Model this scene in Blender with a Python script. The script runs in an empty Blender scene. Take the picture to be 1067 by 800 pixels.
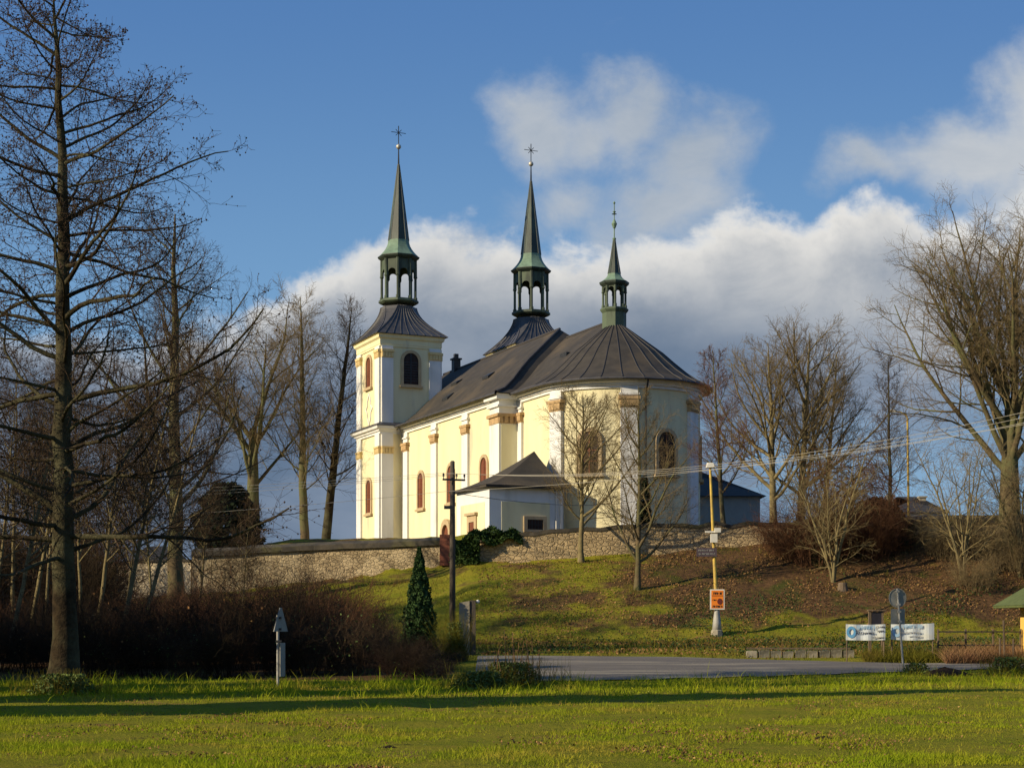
import bpy, math, random
import numpy as np
from mathutils import Vector

# ------------------------------------------------------------------ camera, light, exposure
S = bpy.context.scene
C = S.collection
F, CX, HY, EYE = 1650.0, 533.5, 650.0, 1.6        # lens in photo pixels, horizon row, eye height
cam = bpy.data.cameras.new('camera'); cam_o = bpy.data.objects.new('camera', cam); C.objects.link(cam_o)
cam.sensor_width = 36; cam.sensor_fit = 'HORIZONTAL'; cam.lens = F / 1067 * 36
cam.shift_y = (HY - 400) / 1067
cam.clip_start = 0.1; cam.clip_end = 6000
cam_o.location = (0, 0, EYE); cam_o.rotation_euler = (math.pi / 2, 0, 0)
S.camera = cam_o

AL = math.radians(24)                               # the church axis points 24 deg right of the viewer
EV = np.array([math.sin(AL), -math.cos(AL), 0]); MV = np.array([math.cos(AL), math.sin(AL), 0])
SUN_EL = math.radians(22)
_l = -MV + 0.01 * EV; _l /= np.linalg.norm(_l)
LD = np.array([_l[0] * math.cos(SUN_EL), _l[1] * math.cos(SUN_EL), math.sin(SUN_EL)])   # towards the sun
sun = bpy.data.lights.new('sun', 'SUN'); sun.energy = 4.9; sun.angle = math.radians(0.5); sun.color = (1.0, 0.85, 0.60)
sun_o = bpy.data.objects.new('sun', sun); C.objects.link(sun_o)
sun_o.rotation_euler = Vector(-LD).to_track_quat('-Z', 'Y').to_euler(); sun_o.location = (-60, -30, 60)

S.view_settings.view_transform = 'Standard'; S.view_settings.look = 'None'
S.view_settings.exposure = 0.25; S.view_settings.gamma = 1.0; S.view_settings.use_curve_mapping = False

# ------------------------------------------------------------------ node helpers
class E:
    """tiny wrapper so that shader maths reads like maths"""
    def __init__(s, nt, sock): s.nt, s.s = nt, sock
    def _m(s, op, *a, clamp=False):
        n = s.nt.nodes.new('ShaderNodeMath'); n.operation = op; n.use_clamp = clamp
        for i, v in enumerate((s,) + a):
            if isinstance(v, E): s.nt.links.new(v.s, n.inputs[i])
            else: n.inputs[i].default_value = v
        return E(s.nt, n.outputs[0])
    def __add__(s, o): return s._m('ADD', o)
    __radd__ = __add__
    def __sub__(s, o): return s._m('SUBTRACT', o)
    def __mul__(s, o): return s._m('MULTIPLY', o)
    __rmul__ = __mul__
    def __rsub__(s, o): return s._m('MULTIPLY', -1.0) + o
    def __truediv__(s, o): return s._m('DIVIDE', o)
    def mx(s, o): return s._m('MAXIMUM', o)
    def mn(s, o): return s._m('MINIMUM', o)
    def abs(s): return s._m('ABSOLUTE')
    def sqrt(s): return s._m('SQRT')
    def sat(s): return s._m('ADD', 0.0, clamp=True)
    def ss(s, a, b):
        n = s.nt.nodes.new('ShaderNodeMapRange'); n.interpolation_type = 'SMOOTHSTEP'
        s.nt.links.new(s.s, n.inputs[0]); n.inputs[1].default_value = a; n.inputs[2].default_value = b
        return E(s.nt, n.outputs[0])
def comb(nt, x, y, z):
    n = nt.nodes.new('ShaderNodeCombineXYZ')
    for i, v in enumerate((x, y, z)):
        if isinstance(v, E): nt.links.new(v.s, n.inputs[i])
        else: n.inputs[i].default_value = v
    return n.outputs[0]
def noise(nt, vec, scale, detail=6, rough=0.55, dist=0.0):
    n = nt.nodes.new('ShaderNodeTexNoise'); n.inputs['Scale'].default_value = scale
    n.inputs['Detail'].default_value = detail; n.inputs['Roughness'].default_value = rough; n.inputs['Distortion'].default_value = dist
    if vec is not None: nt.links.new(vec, n.inputs['Vector'])
    return E(nt, n.outputs['Fac'])
def mixc(nt, fac, a, b):
    n = nt.nodes.new('ShaderNodeMix'); n.data_type = 'RGBA'
    if isinstance(fac, E): nt.links.new(fac.s, n.inputs[0])
    else: n.inputs[0].default_value = fac
    for v, i in ((a, 6), (b, 7)):
        if isinstance(v, (tuple, list)): n.inputs[i].default_value = (*v[:3], 1)
        else: nt.links.new(v, n.inputs[i])
    return n.outputs[2]

# ------------------------------------------------------------------ sky with clouds
W = bpy.data.worlds.new('World'); S.world = W; W.use_nodes = True
W.cycles.sampling_method = 'MANUAL'; W.cycles.sample_map_resolution = 512
nt = W.node_tree; nt.nodes.clear()
sky = nt.nodes.new('ShaderNodeTexSky'); sky.sky_type = 'NISHITA'; sky.sun_disc = False
sky.sun_elevation = SUN_EL; sky.sun_rotation = math.atan2(LD[0], LD[1])
sky.air_density = 1.0; sky.dust_density = 0.4; sky.ozone_density = 2.5
tc = nt.nodes.new('ShaderNodeTexCoord')
sp = nt.nodes.new('ShaderNodeSeparateXYZ'); nt.links.new(tc.outputs['Generated'], sp.inputs[0])
dx, dy, dz = (E(nt, sp.outputs[i]) for i in range(3))
dyy = dy.abs() + 0.02
gx = dx / dyy; gz = dz / dyy                     # compass bearing and steepness of the view ray
def vnoise(vec, scale, detail, rough):
    n = nt.nodes.new('ShaderNodeTexNoise'); n.inputs['Scale'].default_value = scale; n.inputs['Detail'].default_value = detail; n.inputs['Roughness'].default_value = rough
    nt.links.new(vec, n.inputs['Vector']); q = nt.nodes.new('ShaderNodeSeparateXYZ'); nt.links.new(n.outputs['Color'], q.inputs[0])
    return E(nt, q.outputs[0]) - 0.5, E(nt, q.outputs[1]) - 0.5
def cloud_field(gx, gz, blobs, warp, amp, soft=0.25):
    wx, wz = vnoise(comb(nt, gx, gz, 3.1), 9.0, 9, 0.58)
    n1 = noise(nt, comb(nt, gx, gz * 1.2, 7.7), 16.0, 9, 0.62, 0.3)
    hx = gx + wx * warp; hz = gz + wz * warp; f = None
    for (px, py, rx, ry, k) in blobs:
        a = (hx - (px - CX) / F) * (F / rx); b = (hz - (HY - py) / F) * (F / ry)
        d = (a * a + b * b).sqrt()._m('SUBTRACT', 1.0)._m('MULTIPLY', -k)
        f = d if f is None else f._m('SMOOTH_MAX', d, soft)
    return f + (n1 - 0.5) * amp
BAND = ((345, 350, 75, 72, 1), (440, 350, 110, 112, 1), (530, 350, 120, 104, 1), (650, 340, 140, 90, 1), (790, 318, 90, 92, 1), (760, 360, 200, 90, 1), (905, 330, 110, 92, 1), (1010, 330, 120, 96, 1), (1130, 330, 140, 150, 1), (230, 420, 160, 88, 1), (60, 430, 180, 90, 1), (-120, 420, 200, 110, 1), (600, 430, 500, 90, .8))
HIGH = ((545, 150, 52, 60, .8), (600, 150, 66, 50, .75), (655, 140, 66, 60, .9), (722, 170, 66, 66, .8), (690, 220, 115, 60, .9), (590, 215, 80, 40, .6), (1085, 128, 95, 86, 1.2), (1005, 172, 95, 58, 1.0), (920, 198, 85, 40, .8), (1130, 215, 170, 80, 1.2))
bf = cloud_field(gx, gz, BAND, 0.105, 0.70); bf1 = cloud_field(gx - 0.006, gz + 0.016, BAND, 0.105, 0.70)
hf_ = cloud_field(gx, gz, HIGH, 0.11, 1.1, 0.35)
v2 = comb(nt, gx, gz * 1.5, 9.0)
n3 = noise(nt, v2, 9.0, 10, 0.62, 0.35)
ba = bf.ss(-0.06, 0.26)
edge = (bf + (n3 - 0.5) * 0.9).ss(0.70, 0.0)
rim = (bf - bf1).ss(0.0, 0.30)
blum = (edge * 0.50 + rim * edge * 0.30 + (n3 - 0.48) * 1.7 * gz.ss(0.12, 0.22) + 0.12 + (gz - 0.20) * 2.0).sat()
bcol = mixc(nt, blum, (0.235, 0.275, 0.335), (0.72, 0.70, 0.66))
ha = hf_.ss(-0.10, 0.75) * 0.92
hlum = (hf_.ss(0.9, 0.0) * 0.10 + (n3 - 0.5) * 1.3 + 0.26 + gx.ss(0.10, 0.03) * 0.14 + gx.ss(0.2, 0.3) * 0.22).sat()
hcol = mixc(nt, hlum, (0.26, 0.32, 0.40), (0.60, 0.60, 0.59))
# low grey-blue bank of stratus near the horizon
low = (gz + (noise(nt, v2, 5.0, 6, 0.55) - 0.5) * 0.12)
lowm = low.ss(0.215, 0.13)
lcol = mixc(nt, noise(nt, v2, 5.0, 8, 0.6, .3).ss(.35, .68), (0.105, 0.155, 0.235), (0.20, 0.25, 0.33))
ccol2 = mixc(nt, lowm, bcol, lcol)
gap = noise(nt, comb(nt, gx, gz * 2.2, 21.0), 6.0, 7, 0.58).ss(0.42, 0.58)
right = gx.ss(-0.02, 0.14)
blue_low = low.ss(0.155, 0.09) * gap * right
skyS = nt.nodes.new('ShaderNodeMix'); skyS.data_type = 'RGBA'; skyS.blend_type = 'MULTIPLY'; skyS.inputs[0].default_value = 1
nt.links.new(sky.outputs[0], skyS.inputs[6]); skyS.inputs[7].default_value = (0.062, 0.062, 0.062, 1)
grad = mixc(nt, gz.ss(0.10, 0.42), (0.185, 0.370, 0.600), (0.075, 0.195, 0.450))
base = mixc(nt, 0.75, skyS.outputs[2], grad)
base = mixc(nt, ha, base, hcol)
cov = ba.mx(low.ss(0.17, 0.11)) * (1.0 - blue_low * 0.85)
final = mixc(nt, cov, base, ccol2)
bg = nt.nodes.new('ShaderNodeBackground'); bg.inputs['Strength'].default_value = 1.0
nt.links.new(final, bg.inputs['Color'])
wo = nt.nodes.new('ShaderNodeOutputWorld'); nt.links.new(bg.outputs[0], wo.inputs['Surface'])

# ------------------------------------------------------------------ materials
def mat(name, c1, c2=None, scale=3.0, rough=0.85, bump=0.0, bscale=None, c3=None, s3=0.4, thr=(0.4, 0.62), spec=0.3, stretch=None, metal=0.0):
    m = bpy.data.materials.new(name); m.use_nodes = True; nt = m.node_tree
    p = nt.nodes['Principled BSDF']; p.inputs['Roughness'].default_value = rough
    p.inputs['Specular IOR Level'].default_value = spec; p.inputs['Metallic'].default_value = metal
    tc = nt.nodes.new('ShaderNodeTexCoord'); vec = tc.outputs['Object']
    if stretch:
        mp = nt.nodes.new('ShaderNodeMapping'); mp.inputs['Scale'].default_value = stretch
        nt.links.new(vec, mp.inputs[0]); vec = mp.outputs[0]
    c2 = c2 or tuple(min(1, x * 0.75) for x in c1)
    col = mixc(nt, noise(nt, vec, scale, 7, 0.6).ss(0.33, 0.67), c1, c2)
    if c3: col = mixc(nt, noise(nt, vec, s3, 6, 0.6).ss(*thr), col, c3)
    nt.links.new(col, p.inputs['Base Color'])
    if bump:
        b = nt.nodes.new('ShaderNodeBump'); b.inputs['Strength'].default_value = bump; b.inputs['Distance'].default_value = 0.05
        nt.links.new(noise(nt, vec, bscale or scale * 4, 6, 0.6).s, b.inputs['Height']); nt.links.new(b.outputs[0], p.inputs['Normal'])
    return m
def stone_mat(name, c1, c2, mortar, scale=3.2, sq=1.7, patch=None):
    m = bpy.data.materials.new(name); m.use_nodes = True; nt = m.node_tree
    p = nt.nodes['Principled BSDF']; p.inputs['Roughness'].default_value = 0.95; p.inputs['Specular IOR Level'].default_value = 0.15
    tc = nt.nodes.new('ShaderNodeTexCoord')
    mp = nt.nodes.new('ShaderNodeMapping'); mp.inputs['Scale'].default_value = (1, 1, sq); nt.links.new(tc.outputs['Object'], mp.inputs[0])
    nn = nt.nodes.new('ShaderNodeTexNoise'); nn.inputs['Scale'].default_value = 2.0; nt.links.new(mp.outputs[0], nn.inputs['Vector'])
    va = nt.nodes.new('ShaderNodeVectorMath'); va.operation = 'MULTIPLY_ADD'; nt.links.new(nn.outputs['Color'], va.inputs[0]); va.inputs[1].default_value = (.35, .35, .35); nt.links.new(mp.outputs[0], va.inputs[2])
    vo = nt.nodes.new('ShaderNodeTexVoronoi'); vo.inputs['Scale'].default_value = scale; nt.links.new(va.outputs[0], vo.inputs['Vector'])
    ve = nt.nodes.new('ShaderNodeTexVoronoi'); ve.feature = 'DISTANCE_TO_EDGE'; ve.inputs['Scale'].default_value = scale; nt.links.new(va.outputs[0], ve.inputs['Vector'])
    sx = nt.nodes.new('ShaderNodeSeparateXYZ'); nt.links.new(vo.outputs['Color'], sx.inputs[0])
    col = mixc(nt, E(nt, sx.outputs[0]), c1, c2)
    col = mixc(nt, E(nt, ve.outputs['Distance']).ss(0.07, 0.01), col, mortar)
    if patch: col = mixc(nt, noise(nt, mp.outputs[0], 0.7, 7, 0.65).ss(0.47, 0.56), col, patch)
    col = mixc(nt, noise(nt, mp.outputs[0], 0.35, 5, 0.6).ss(0.5, 0.8) * 0.5, col, tuple(x * 0.5 for x in c1))
    nt.links.new(col, p.inputs['Base Color'])
    b = nt.nodes.new('ShaderNodeBump'); b.inputs['Strength'].default_value = 0.9; b.inputs['Distance'].default_value = 0.08
    h = E(nt, ve.outputs['Distance']).mn(0.12) * 6.0 + noise(nt, mp.outputs[0], 12, 5) * 0.4
    nt.links.new(h.s, b.inputs['Height']); nt.links.new(b.outputs[0], p.inputs['Normal'])
    return m

M = dict(
 cream=mat('cream_plaster', (0.76, 0.69, 0.435), (0.71, 0.63, 0.38), 0.8, 0.9, 0.06, 20, c3=(0.55, 0.49, 0.34), s3=0.7, thr=(.53, .72), stretch=(1, 1, .2)),
 white=mat('white_plaster', (0.74, 0.73, 0.70), (0.67, 0.66, 0.62), 0.9, 0.9, 0.05, 20, c3=(0.56, 0.54, 0.49), s3=0.9, thr=(.54, .74), stretch=(1, 1, .25)),
 ochre=mat('ochre_stucco', (0.52, 0.35, 0.17), (0.36, 0.24, 0.12), 3.0, 0.9, 0.6, 7),
 pale_ochre=mat('pale_ochre_stucco', (0.72, 0.55, 0.26), (0.62, 0.47, 0.22), 3.0, 0.9, 0.3, 7),
 sandstone=mat('sandstone_trim', (0.50, 0.38, 0.22), (0.42, 0.31, 0.18), 2.5, 0.9, 0.2, 9),
 roof=mat('dark_sheet_roof', (0.064, 0.056, 0.047), (0.047, 0.042, 0.037), 1.1, 0.75, 0.12, 6, c3=(0.095, 0.075, 0.052), s3=0.25, thr=(.48, .7), spec=.12),
 seam=mat('roof_seam', (0.055, 0.048, 0.044), (0.045, 0.04, 0.036), 2, 0.6),
 lead=mat('weathered_sheet_metal', (0.075, 0.070, 0.070), (0.045, 0.045, 0.05), 1.6, 0.5, 0.1, 6, spec=.4),
 copper=mat('green_copper', (0.064, 0.082, 0.052), (0.036, 0.046, 0.034), 1.2, 0.65, 0.1, 6, c3=(0.095, 0.125, 0.078), s3=0.5, stretch=(1.5, 1.5, .5)),
 copper_dark=mat('dark_patina', (0.026, 0.034, 0.027), (0.040, 0.056, 0.041), 1.4, 0.5, 0.1, 6, c3=(0.058, 0.088, 0.060), s3=0.7, thr=(.52, .7), stretch=(1.8, 1.8, .4), spec=.4),
 copper_light=mat('pale_verdigris', (0.19, 0.28, 0.19), (0.13, 0.19, 0.13), 1.6, 0.65, 0.1, 6),
 shutter=mat('red_brown_wood', (0.20, 0.065, 0.03), (0.14, 0.045, 0.02), 3, 0.7, stretch=(1, 1, 6)),
 dark_glass=mat('dark_window', (0.022, 0.014, 0.011), (0.045, 0.024, 0.018), 2, 0.45, spec=.15),
 iron=mat('dark_iron', (0.02, 0.02, 0.02), (0.03, 0.03, 0.03), 4, 0.5, spec=.4),
 gold=mat('pale_gilding', (0.55, 0.50, 0.42), (0.42, 0.38, 0.3), 4, 0.45, metal=.4),
 stone=stone_mat('tan_rubble_stone', (0.52, 0.39, 0.215), (0.38, 0.28, 0.155), (0.33, 0.24, 0.135), 3.0, 1.7),
 stone2=stone_mat('plastered_rubble', (0.38, 0.29, 0.165), (0.24, 0.18, 0.105), (0.19, 0.145, 0.085), 3.4, 1.5, patch=(0.46, 0.36, 0.215)),
 stone3=stone_mat('pale_rendered_rubble', (0.50, 0.41, 0.27), (0.40, 0.32, 0.21), (0.27, 0.21, 0.14), 1.6, 1.4, patch=(0.55, 0.46, 0.32)),
 coping=mat('mossy_coping', (0.085, 0.070, 0.05), (0.045, 0.040, 0.032), 1.5, 0.95, 0.5, 6, c3=(0.11, 0.10, 0.04), s3=.6, thr=(.5, .7)),
 brick=mat('red_brick', (0.30, 0.10, 0.055), (0.2, 0.07, 0.04), 5, 0.9, 0.4, 12),
 bark=mat('olive_bark', (0.145, 0.108, 0.058), (0.085, 0.062, 0.036), 2.5, 0.95, 0.7, 9, c3=(0.115, 0.115, 0.05), s3=.5, spec=.1),
 bark_dark=mat('dark_bark', (0.042, 0.029, 0.016), (0.018, 0.013, 0.008), 7.0, 0.95, 1.0, 14, c3=(0.085, 0.078, 0.042), s3=.7, spec=.1),
 bark_pale=mat('pale_olive_bark', (0.23, 0.185, 0.085), (0.15, 0.118, 0.06), 3, 0.95, 0.5, 9, spec=.1),
 twig=mat('brown_twig', (0.205, 0.150, 0.072), (0.13, 0.094, 0.048), 2, 0.95, spec=.1),
 twig_dark=mat('dark_twig', (0.085, 0.055, 0.030), (0.050, 0.033, 0.020), 2, 0.95, spec=.1),
 twig_pale=mat('pale_twig', (0.26, 0.195, 0.088), (0.17, 0.125, 0.06), 2, 0.95, spec=.1),
 twig_red=mat('reddish_twig', (0.150, 0.072, 0.036), (0.09, 0.044, 0.024), 1.2, 0.95, spec=.1),
 bush=mat('dark_red_stem', (0.040, 0.022, 0.014), (0.022, 0.014, 0.009), 0.7, 0.95, c3=(0.045, 0.034, 0.018), s3=.3, spec=.1),
 catkin=mat('alder_cone', (0.070, 0.040, 0.025), (0.04, 0.025, 0.018), 3, 0.95),
 conifer=mat('dark_conifer', (0.050, 0.095, 0.025), (0.028, 0.055, 0.018), 2.5, 0.8, spec=.15),
 conifer_dark=mat('yew_green', (0.020, 0.030, 0.012), (0.012, 0.02, 0.009), 2, 0.85, spec=.15),
 ivy=mat('ivy_leaf', (0.045, 0.080, 0.018), (0.022, 0.042, 0.011), 4, 0.7, spec=.12),
 dryleaf=mat('dry_leaf', (0.23, 0.125, 0.05), (0.11, 0.056, 0.026), 2.0, 0.85, c3=(0.36, 0.23, 0.08), s3=7, thr=(.5, .66), spec=.06),
 weed=mat('weed_leaf', (0.12, 0.16, 0.035), (0.07, 0.10, 0.025), 4, 0.7, spec=.2),
 drygrass=mat('dry_grass', (0.28, 0.17, 0.075), (0.20, 0.10, 0.05), 2, 0.9, spec=.1),
 asphalt=mat('grey_asphalt', (0.18, 0.155, 0.125), (0.145, 0.125, 0.105), 1.2, 0.9, 0.35, 40, c3=(0.27, 0.23, 0.17), s3=.45, thr=(.47, .60), stretch=(.35, 1.6, 1), spec=.1),
 concrete=mat('old_concrete', (0.33, 0.29, 0.21), (0.24, 0.21, 0.16), 3, 0.95, 0.4, 12),
 galv=mat('galvanised_steel', (0.38, 0.36, 0.32), (0.30, 0.29, 0.26), 4, 0.6, spec=.3, metal=.1),
 signback=mat('dull_sign_back', (0.25, 0.245, 0.215), (0.21, 0.205, 0.18), 5, 0.55, spec=.3),
 yellow=mat('yellow_paint', (0.62, 0.42, 0.07), (0.55, 0.36, 0.06), 4, 0.55, c3=(0.40, 0.27, 0.07), s3=2),
 orange=mat('orange_poster', (0.85, 0.24, 0.02), (0.80, 0.21, 0.02), 3, 0.6),
 black=mat('black_print', (0.03, 0.02, 0.02), (0.03, 0.02, 0.02), 3, 0.7),
 maroon=mat('maroon_print', (0.16, 0.03, 0.02), (0.10, 0.02, 0.02), 6, 0.7),
 plate=mat('white_plastic', (0.72, 0.68, 0.58), (0.62, 0.58, 0.5), 4, 0.5),
 banner=mat('white_banner', (0.66, 0.70, 0.70), (0.58, 0.62, 0.62), 2, 0.7, c3=(.60, .60, .52), s3=1.5),
 blue=mat('blue_print', (0.10, 0.32, 0.55), (0.16, 0.40, 0.60), 7, 0.7),
 paleblue=mat('pale_blue_print', (0.28, 0.48, 0.66), (0.38, 0.55, 0.68), 7, 0.7),
 board=mat('dark_board', (0.030, 0.026, 0.034), (0.02, 0.018, 0.022), 3, 0.5),
 purple=mat('dull_purple_sign', (0.085, 0.060, 0.070), (0.065, 0.045, 0.055), 4, 0.6),
 oldwood=mat('old_wood', (0.17, 0.12, 0.075), (0.11, 0.08, 0.05), 3, 0.9, 0.4, 10, stretch=(4, 4, .6)),
 polewood=mat('grey_brown_pole', (0.095, 0.075, 0.055), (0.06, 0.048, 0.036), 4, 0.9, 0.4, 10, stretch=(4, 4, .5)),
 kioskwall=mat('orange_boards', (0.80, 0.50, 0.12), (0.74, 0.44, 0.09), 4, 0.7, stretch=(4, 4, .5)),
 kioskroof=mat('green_shingle', (0.105, 0.13, 0.04), (0.075, 0.095, 0.03), 5, 0.9, 0.3, 12),
 housewall=mat('pale_house_wall', (0.52, 0.50, 0.47), (0.46, 0.44, 0.42), 1.5, 0.9),
 greywall=mat('grey_render', (0.36, 0.35, 0.32), (0.31, 0.30, 0.28), 1.5, 0.9),
 houseroof=mat('dark_house_roof', (0.045, 0.042, 0.042), (0.03, 0.03, 0.03), 2, 0.8),
 soil=mat('dark_soil', (0.040, 0.026, 0.016), (0.025, 0.017, 0.011), 6, 1.0, 1.0, 16, spec=.05),
 wire=mat('bright_wire', (0.42, 0.38, 0.30), (0.36, 0.33, 0.27), 1, 0.6), concrete_dark=mat('mossy_concrete', (0.13, 0.115, 0.08), (0.08, 0.072, 0.052), 3, 0.95, 0.5, 9, c3=(.24, .21, .15), s3=2),
)
def ground_mat():
    m = bpy.data.materials.new('turf_and_litter'); m.use_nodes = True; nt = m.node_tree
    p = nt.nodes['Principled BSDF']; p.inputs['Roughness'].default_value = 1.0; p.inputs['Specular IOR Level'].default_value = 0.05
    tc = nt.nodes.new('ShaderNodeTexCoord'); v = tc.outputs['Object']
    a = nt.nodes.new('ShaderNodeAttribute'); a.attribute_name = 'litter'; lit = E(nt, a.outputs['Fac'])
    g = mixc(nt, noise(nt, v, 0.9, 8, .65).ss(.35, .65), (0.20, 0.205, 0.016), (0.27, 0.235, 0.024))
    g = mixc(nt, noise(nt, v, 0.35, 8, .7, .4).ss(.56, .68), g, (0.26, 0.165, 0.05))
    g = mixc(nt, noise(nt, v, 2.4, 8, .7).ss(.56, .70), g, (0.07, 0.055, 0.022))
    b = mixc(nt, noise(nt, v, 3.5, 9, .7).ss(.35, .65), (0.165, 0.090, 0.040), (0.070, 0.041, 0.021))
    b = mixc(nt, noise(nt, v, .5, 7, .65).ss(.50, .68), b, (0.070, 0.072, 0.018))
    k = (lit + (noise(nt, v, .33, 6, .65) - .5) * 1.6).ss(.35, .65)
    nt.links.new(mixc(nt, k, g, b), p.inputs['Base Color'])
    bp = nt.nodes.new('ShaderNodeBump'); bp.inputs['Strength'].default_value = 1; bp.inputs['Distance'].default_value = .12
    nt.links.new((noise(nt, v, 5, 8, .7) + noise(nt, v, 22, 4, .7) * .5).s, bp.inputs['Height']); nt.links.new(bp.outputs[0], p.inputs['Normal'])
    return m
M['ground'] = ground_mat()
def blade_mat(name, c1, c2, c3):
    m = bpy.data.materials.new(name); m.use_nodes = True; nt = m.node_tree
    p = nt.nodes['Principled BSDF']; p.inputs['Roughness'].default_value = .9; p.inputs['Specular IOR Level'].default_value = .04
    tc = nt.nodes.new('ShaderNodeTexCoord'); v = tc.outputs['Object']
    col = mixc(nt, noise(nt, v, .8, 6, .65).ss(.35, .65), c1, c2)
    col = mixc(nt, noise(nt, v, .4, 8, .7, .4).ss(.50, .64) * .8, col, c3)
    col = mixc(nt, noise(nt, v, 14, 3, .6).ss(.42, .72) * .6, col, tuple(x * .55 for x in c1))
    nt.links.new(col, p.inputs['Base Color'])
    tr = nt.nodes.new('ShaderNodeBsdfTranslucent'); nt.links.new(col, tr.inputs[0])
    ms = nt.nodes.new('ShaderNodeMixShader'); ms.inputs[0].default_value = .3
    nt.links.new(p.outputs[0], ms.inputs[1]); nt.links.new(tr.outputs[0], ms.inputs[2])
    nt.links.new(ms.outputs[0], nt.nodes['Material Output'].inputs['Surface'])
    return m
M['grass'] = blade_mat('meadow_blade', (0.245, 0.315, 0.012), (0.37, 0.365, 0.022), (0.42, 0.285, 0.055))
M['bankgrass'] = blade_mat('bank_blade', (0.150, 0.145, 0.018), (0.215, 0.165, 0.030), (0.22, 0.12, 0.042))

# ------------------------------------------------------------------ mesh helpers
class MB:
    def __init__(s): s.v = []; s.f = []
    def add(s, vs, fs):
        o = len(s.v); s.v += [tuple(map(float, p)) for p in vs]; s.f += [tuple(i + o for i in f) for f in fs]; return s
    def hexa(s, b, t):
        n = len(b); vs = list(b) + list(t)
        fs = [tuple(range(n))[::-1], tuple(range(n, 2 * n))] + [(i, (i + 1) % n, n + (i + 1) % n, n + i) for i in range(n)]
        return s.add(vs, fs)
    def box(s, x0, x1, y0, y1, z0, z1):
        q = [(x0, y0), (x1, y0), (x1, y1), (x0, y1)]
        return s.hexa([(*p, z0) for p in q], [(*p, z1) for p in q])
    def fbox(s, fr, a0, a1, b0, b1, z0, z1):
        q = [fr(a0, b0), fr(a1, b0), fr(a1, b1), fr(a0, b1)]
        return s.hexa([(*p, z0) for p in q], [(*p, z1) for p in q])
    def fpoly(s, fr, pts, b0, b1):       # outline (a, z) extruded from b0 to b1 along the face normal
        return s.hexa([(*fr(a, b0), z) for a, z in pts], [(*fr(a, b1), z) for a, z in pts])
    def fring(s, fr, po, pi, b0, b1):    # ring between two outlines of equal count
        n = len(po); vs = []
        for b in (b0, b1):
            vs += [(*fr(a, b), z) for a, z in po] + [(*fr(a, b), z) for a, z in pi]
        fs = []
        for i in range(n):
            j = (i + 1) % n
            fs += [(2 * n + i, 2 * n + j, 3 * n + j, 3 * n + i), (i, j, 2 * n + j, 2 * n + i), (n + i, n + j, 3 * n + j, 3 * n + i)]
        return s.add(vs, fs)
    def loft(s, rings, cap=True):
        n = len(rings[0]); vs = [p for r in rings for p in r]; fs = []
        for k in range(len(rings) - 1):
            fs += [(k * n + i, k * n + (i + 1) % n, (k + 1) * n + (i + 1) % n, (k + 1) * n + i) for i in range(n)]
        if cap: fs += [tuple(range(n))[::-1], tuple(range((len(rings) - 1) * n, len(rings) * n))]
        return s.add(vs, fs)
    def lathe(s, cx, cy, prof, n=12, ph=0.0):
        return s.loft([[(cx + r * math.cos(ph + 2 * math.pi * i / n), cy + r * math.sin(ph + 2 * math.pi * i / n), z) for i in range(n)] for r, z in prof])
    def tube(s, pts, rad, n=6):
        P = np.array(pts, float); R = np.full(len(P), rad) if np.isscalar(rad) else np.array(rad)
        v, f = tubes(P[None], R[None], n); return s.add(v.tolist(), f.tolist())
    def ball(s, c, r, n=8, m=6):
        return s.lathe(c[0], c[1], [(max(1e-3, r * math.sin(math.pi * k / m)), c[2] - r * math.cos(math.pi * k / m)) for k in range(m + 1)], n)
def link(name, me, m, parent=None, smooth=False):
    o = bpy.data.objects.new(name, me); C.objects.link(o)
    if m is not None: me.materials.append(m)
    if parent is not None: o.parent = parent
    if smooth: me.polygons.foreach_set('use_smooth', [True] * len(me.polygons))
    return o
def build(name, mb, m, parent=None, smooth=False):
    me = bpy.data.meshes.new(name); me.from_pydata(mb.v, [], mb.f); me.update()
    return link(name, me, m, parent, smooth)
def fast(name, V, Fq, m, parent=None, smooth=False):
    me = bpy.data.meshes.new(name); V = np.asarray(V, np.float32); Fq = np.asarray(Fq, np.int32); k = Fq.shape[1]
    me.vertices.add(len(V)); me.vertices.foreach_set('co', V.ravel())
    me.loops.add(Fq.size); me.loops.foreach_set('vertex_index', Fq.ravel())
    me.polygons.add(len(Fq)); me.polygons.foreach_set('loop_start', np.arange(0, Fq.size, k, dtype=np.int32))
    me.update(calc_edges=True); me.validate()
    return link(name, me, m, parent, smooth)
def tubes(P, R, sides):
    K, N, _ = P.shape
    T = np.gradient(P, axis=1); T /= np.linalg.norm(T, axis=2, keepdims=True) + 1e-9
    mean = P[:, -1] - P[:, 0]; ref = np.zeros((K, 3)); ref[np.arange(K), np.argmin(np.abs(mean), axis=1)] = 1
    U = np.cross(T, ref[:, None, :]); U /= np.linalg.norm(U, axis=2, keepdims=True) + 1e-9
    V = np.cross(T, U); a = np.arange(sides) * 2 * np.pi / sides
    ring = P[:, :, None, :] + R[:, :, None, None] * (np.cos(a)[:, None] * U[:, :, None, :] + np.sin(a)[:, None] * V[:, :, None, :])
    base = (np.arange(K) * N * sides)[:, None, None] + (np.arange(N - 1) * sides)[None, :, None]
    i = np.arange(sides); j = (i + 1) % sides
    f = np.stack([base + i, base + j, base + sides + j, base + sides + i], axis=-1).reshape(-1, 4)
    return ring.reshape(-1, 3), f
def thing(name, label, cat, loc=(0, 0, 0), rz=0, group=None):
    o = bpy.data.objects.new(name, None); C.objects.link(o); o.location = loc; o.rotation_euler = (0, 0, rz)
    return tag(o, label, cat, group)
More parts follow.
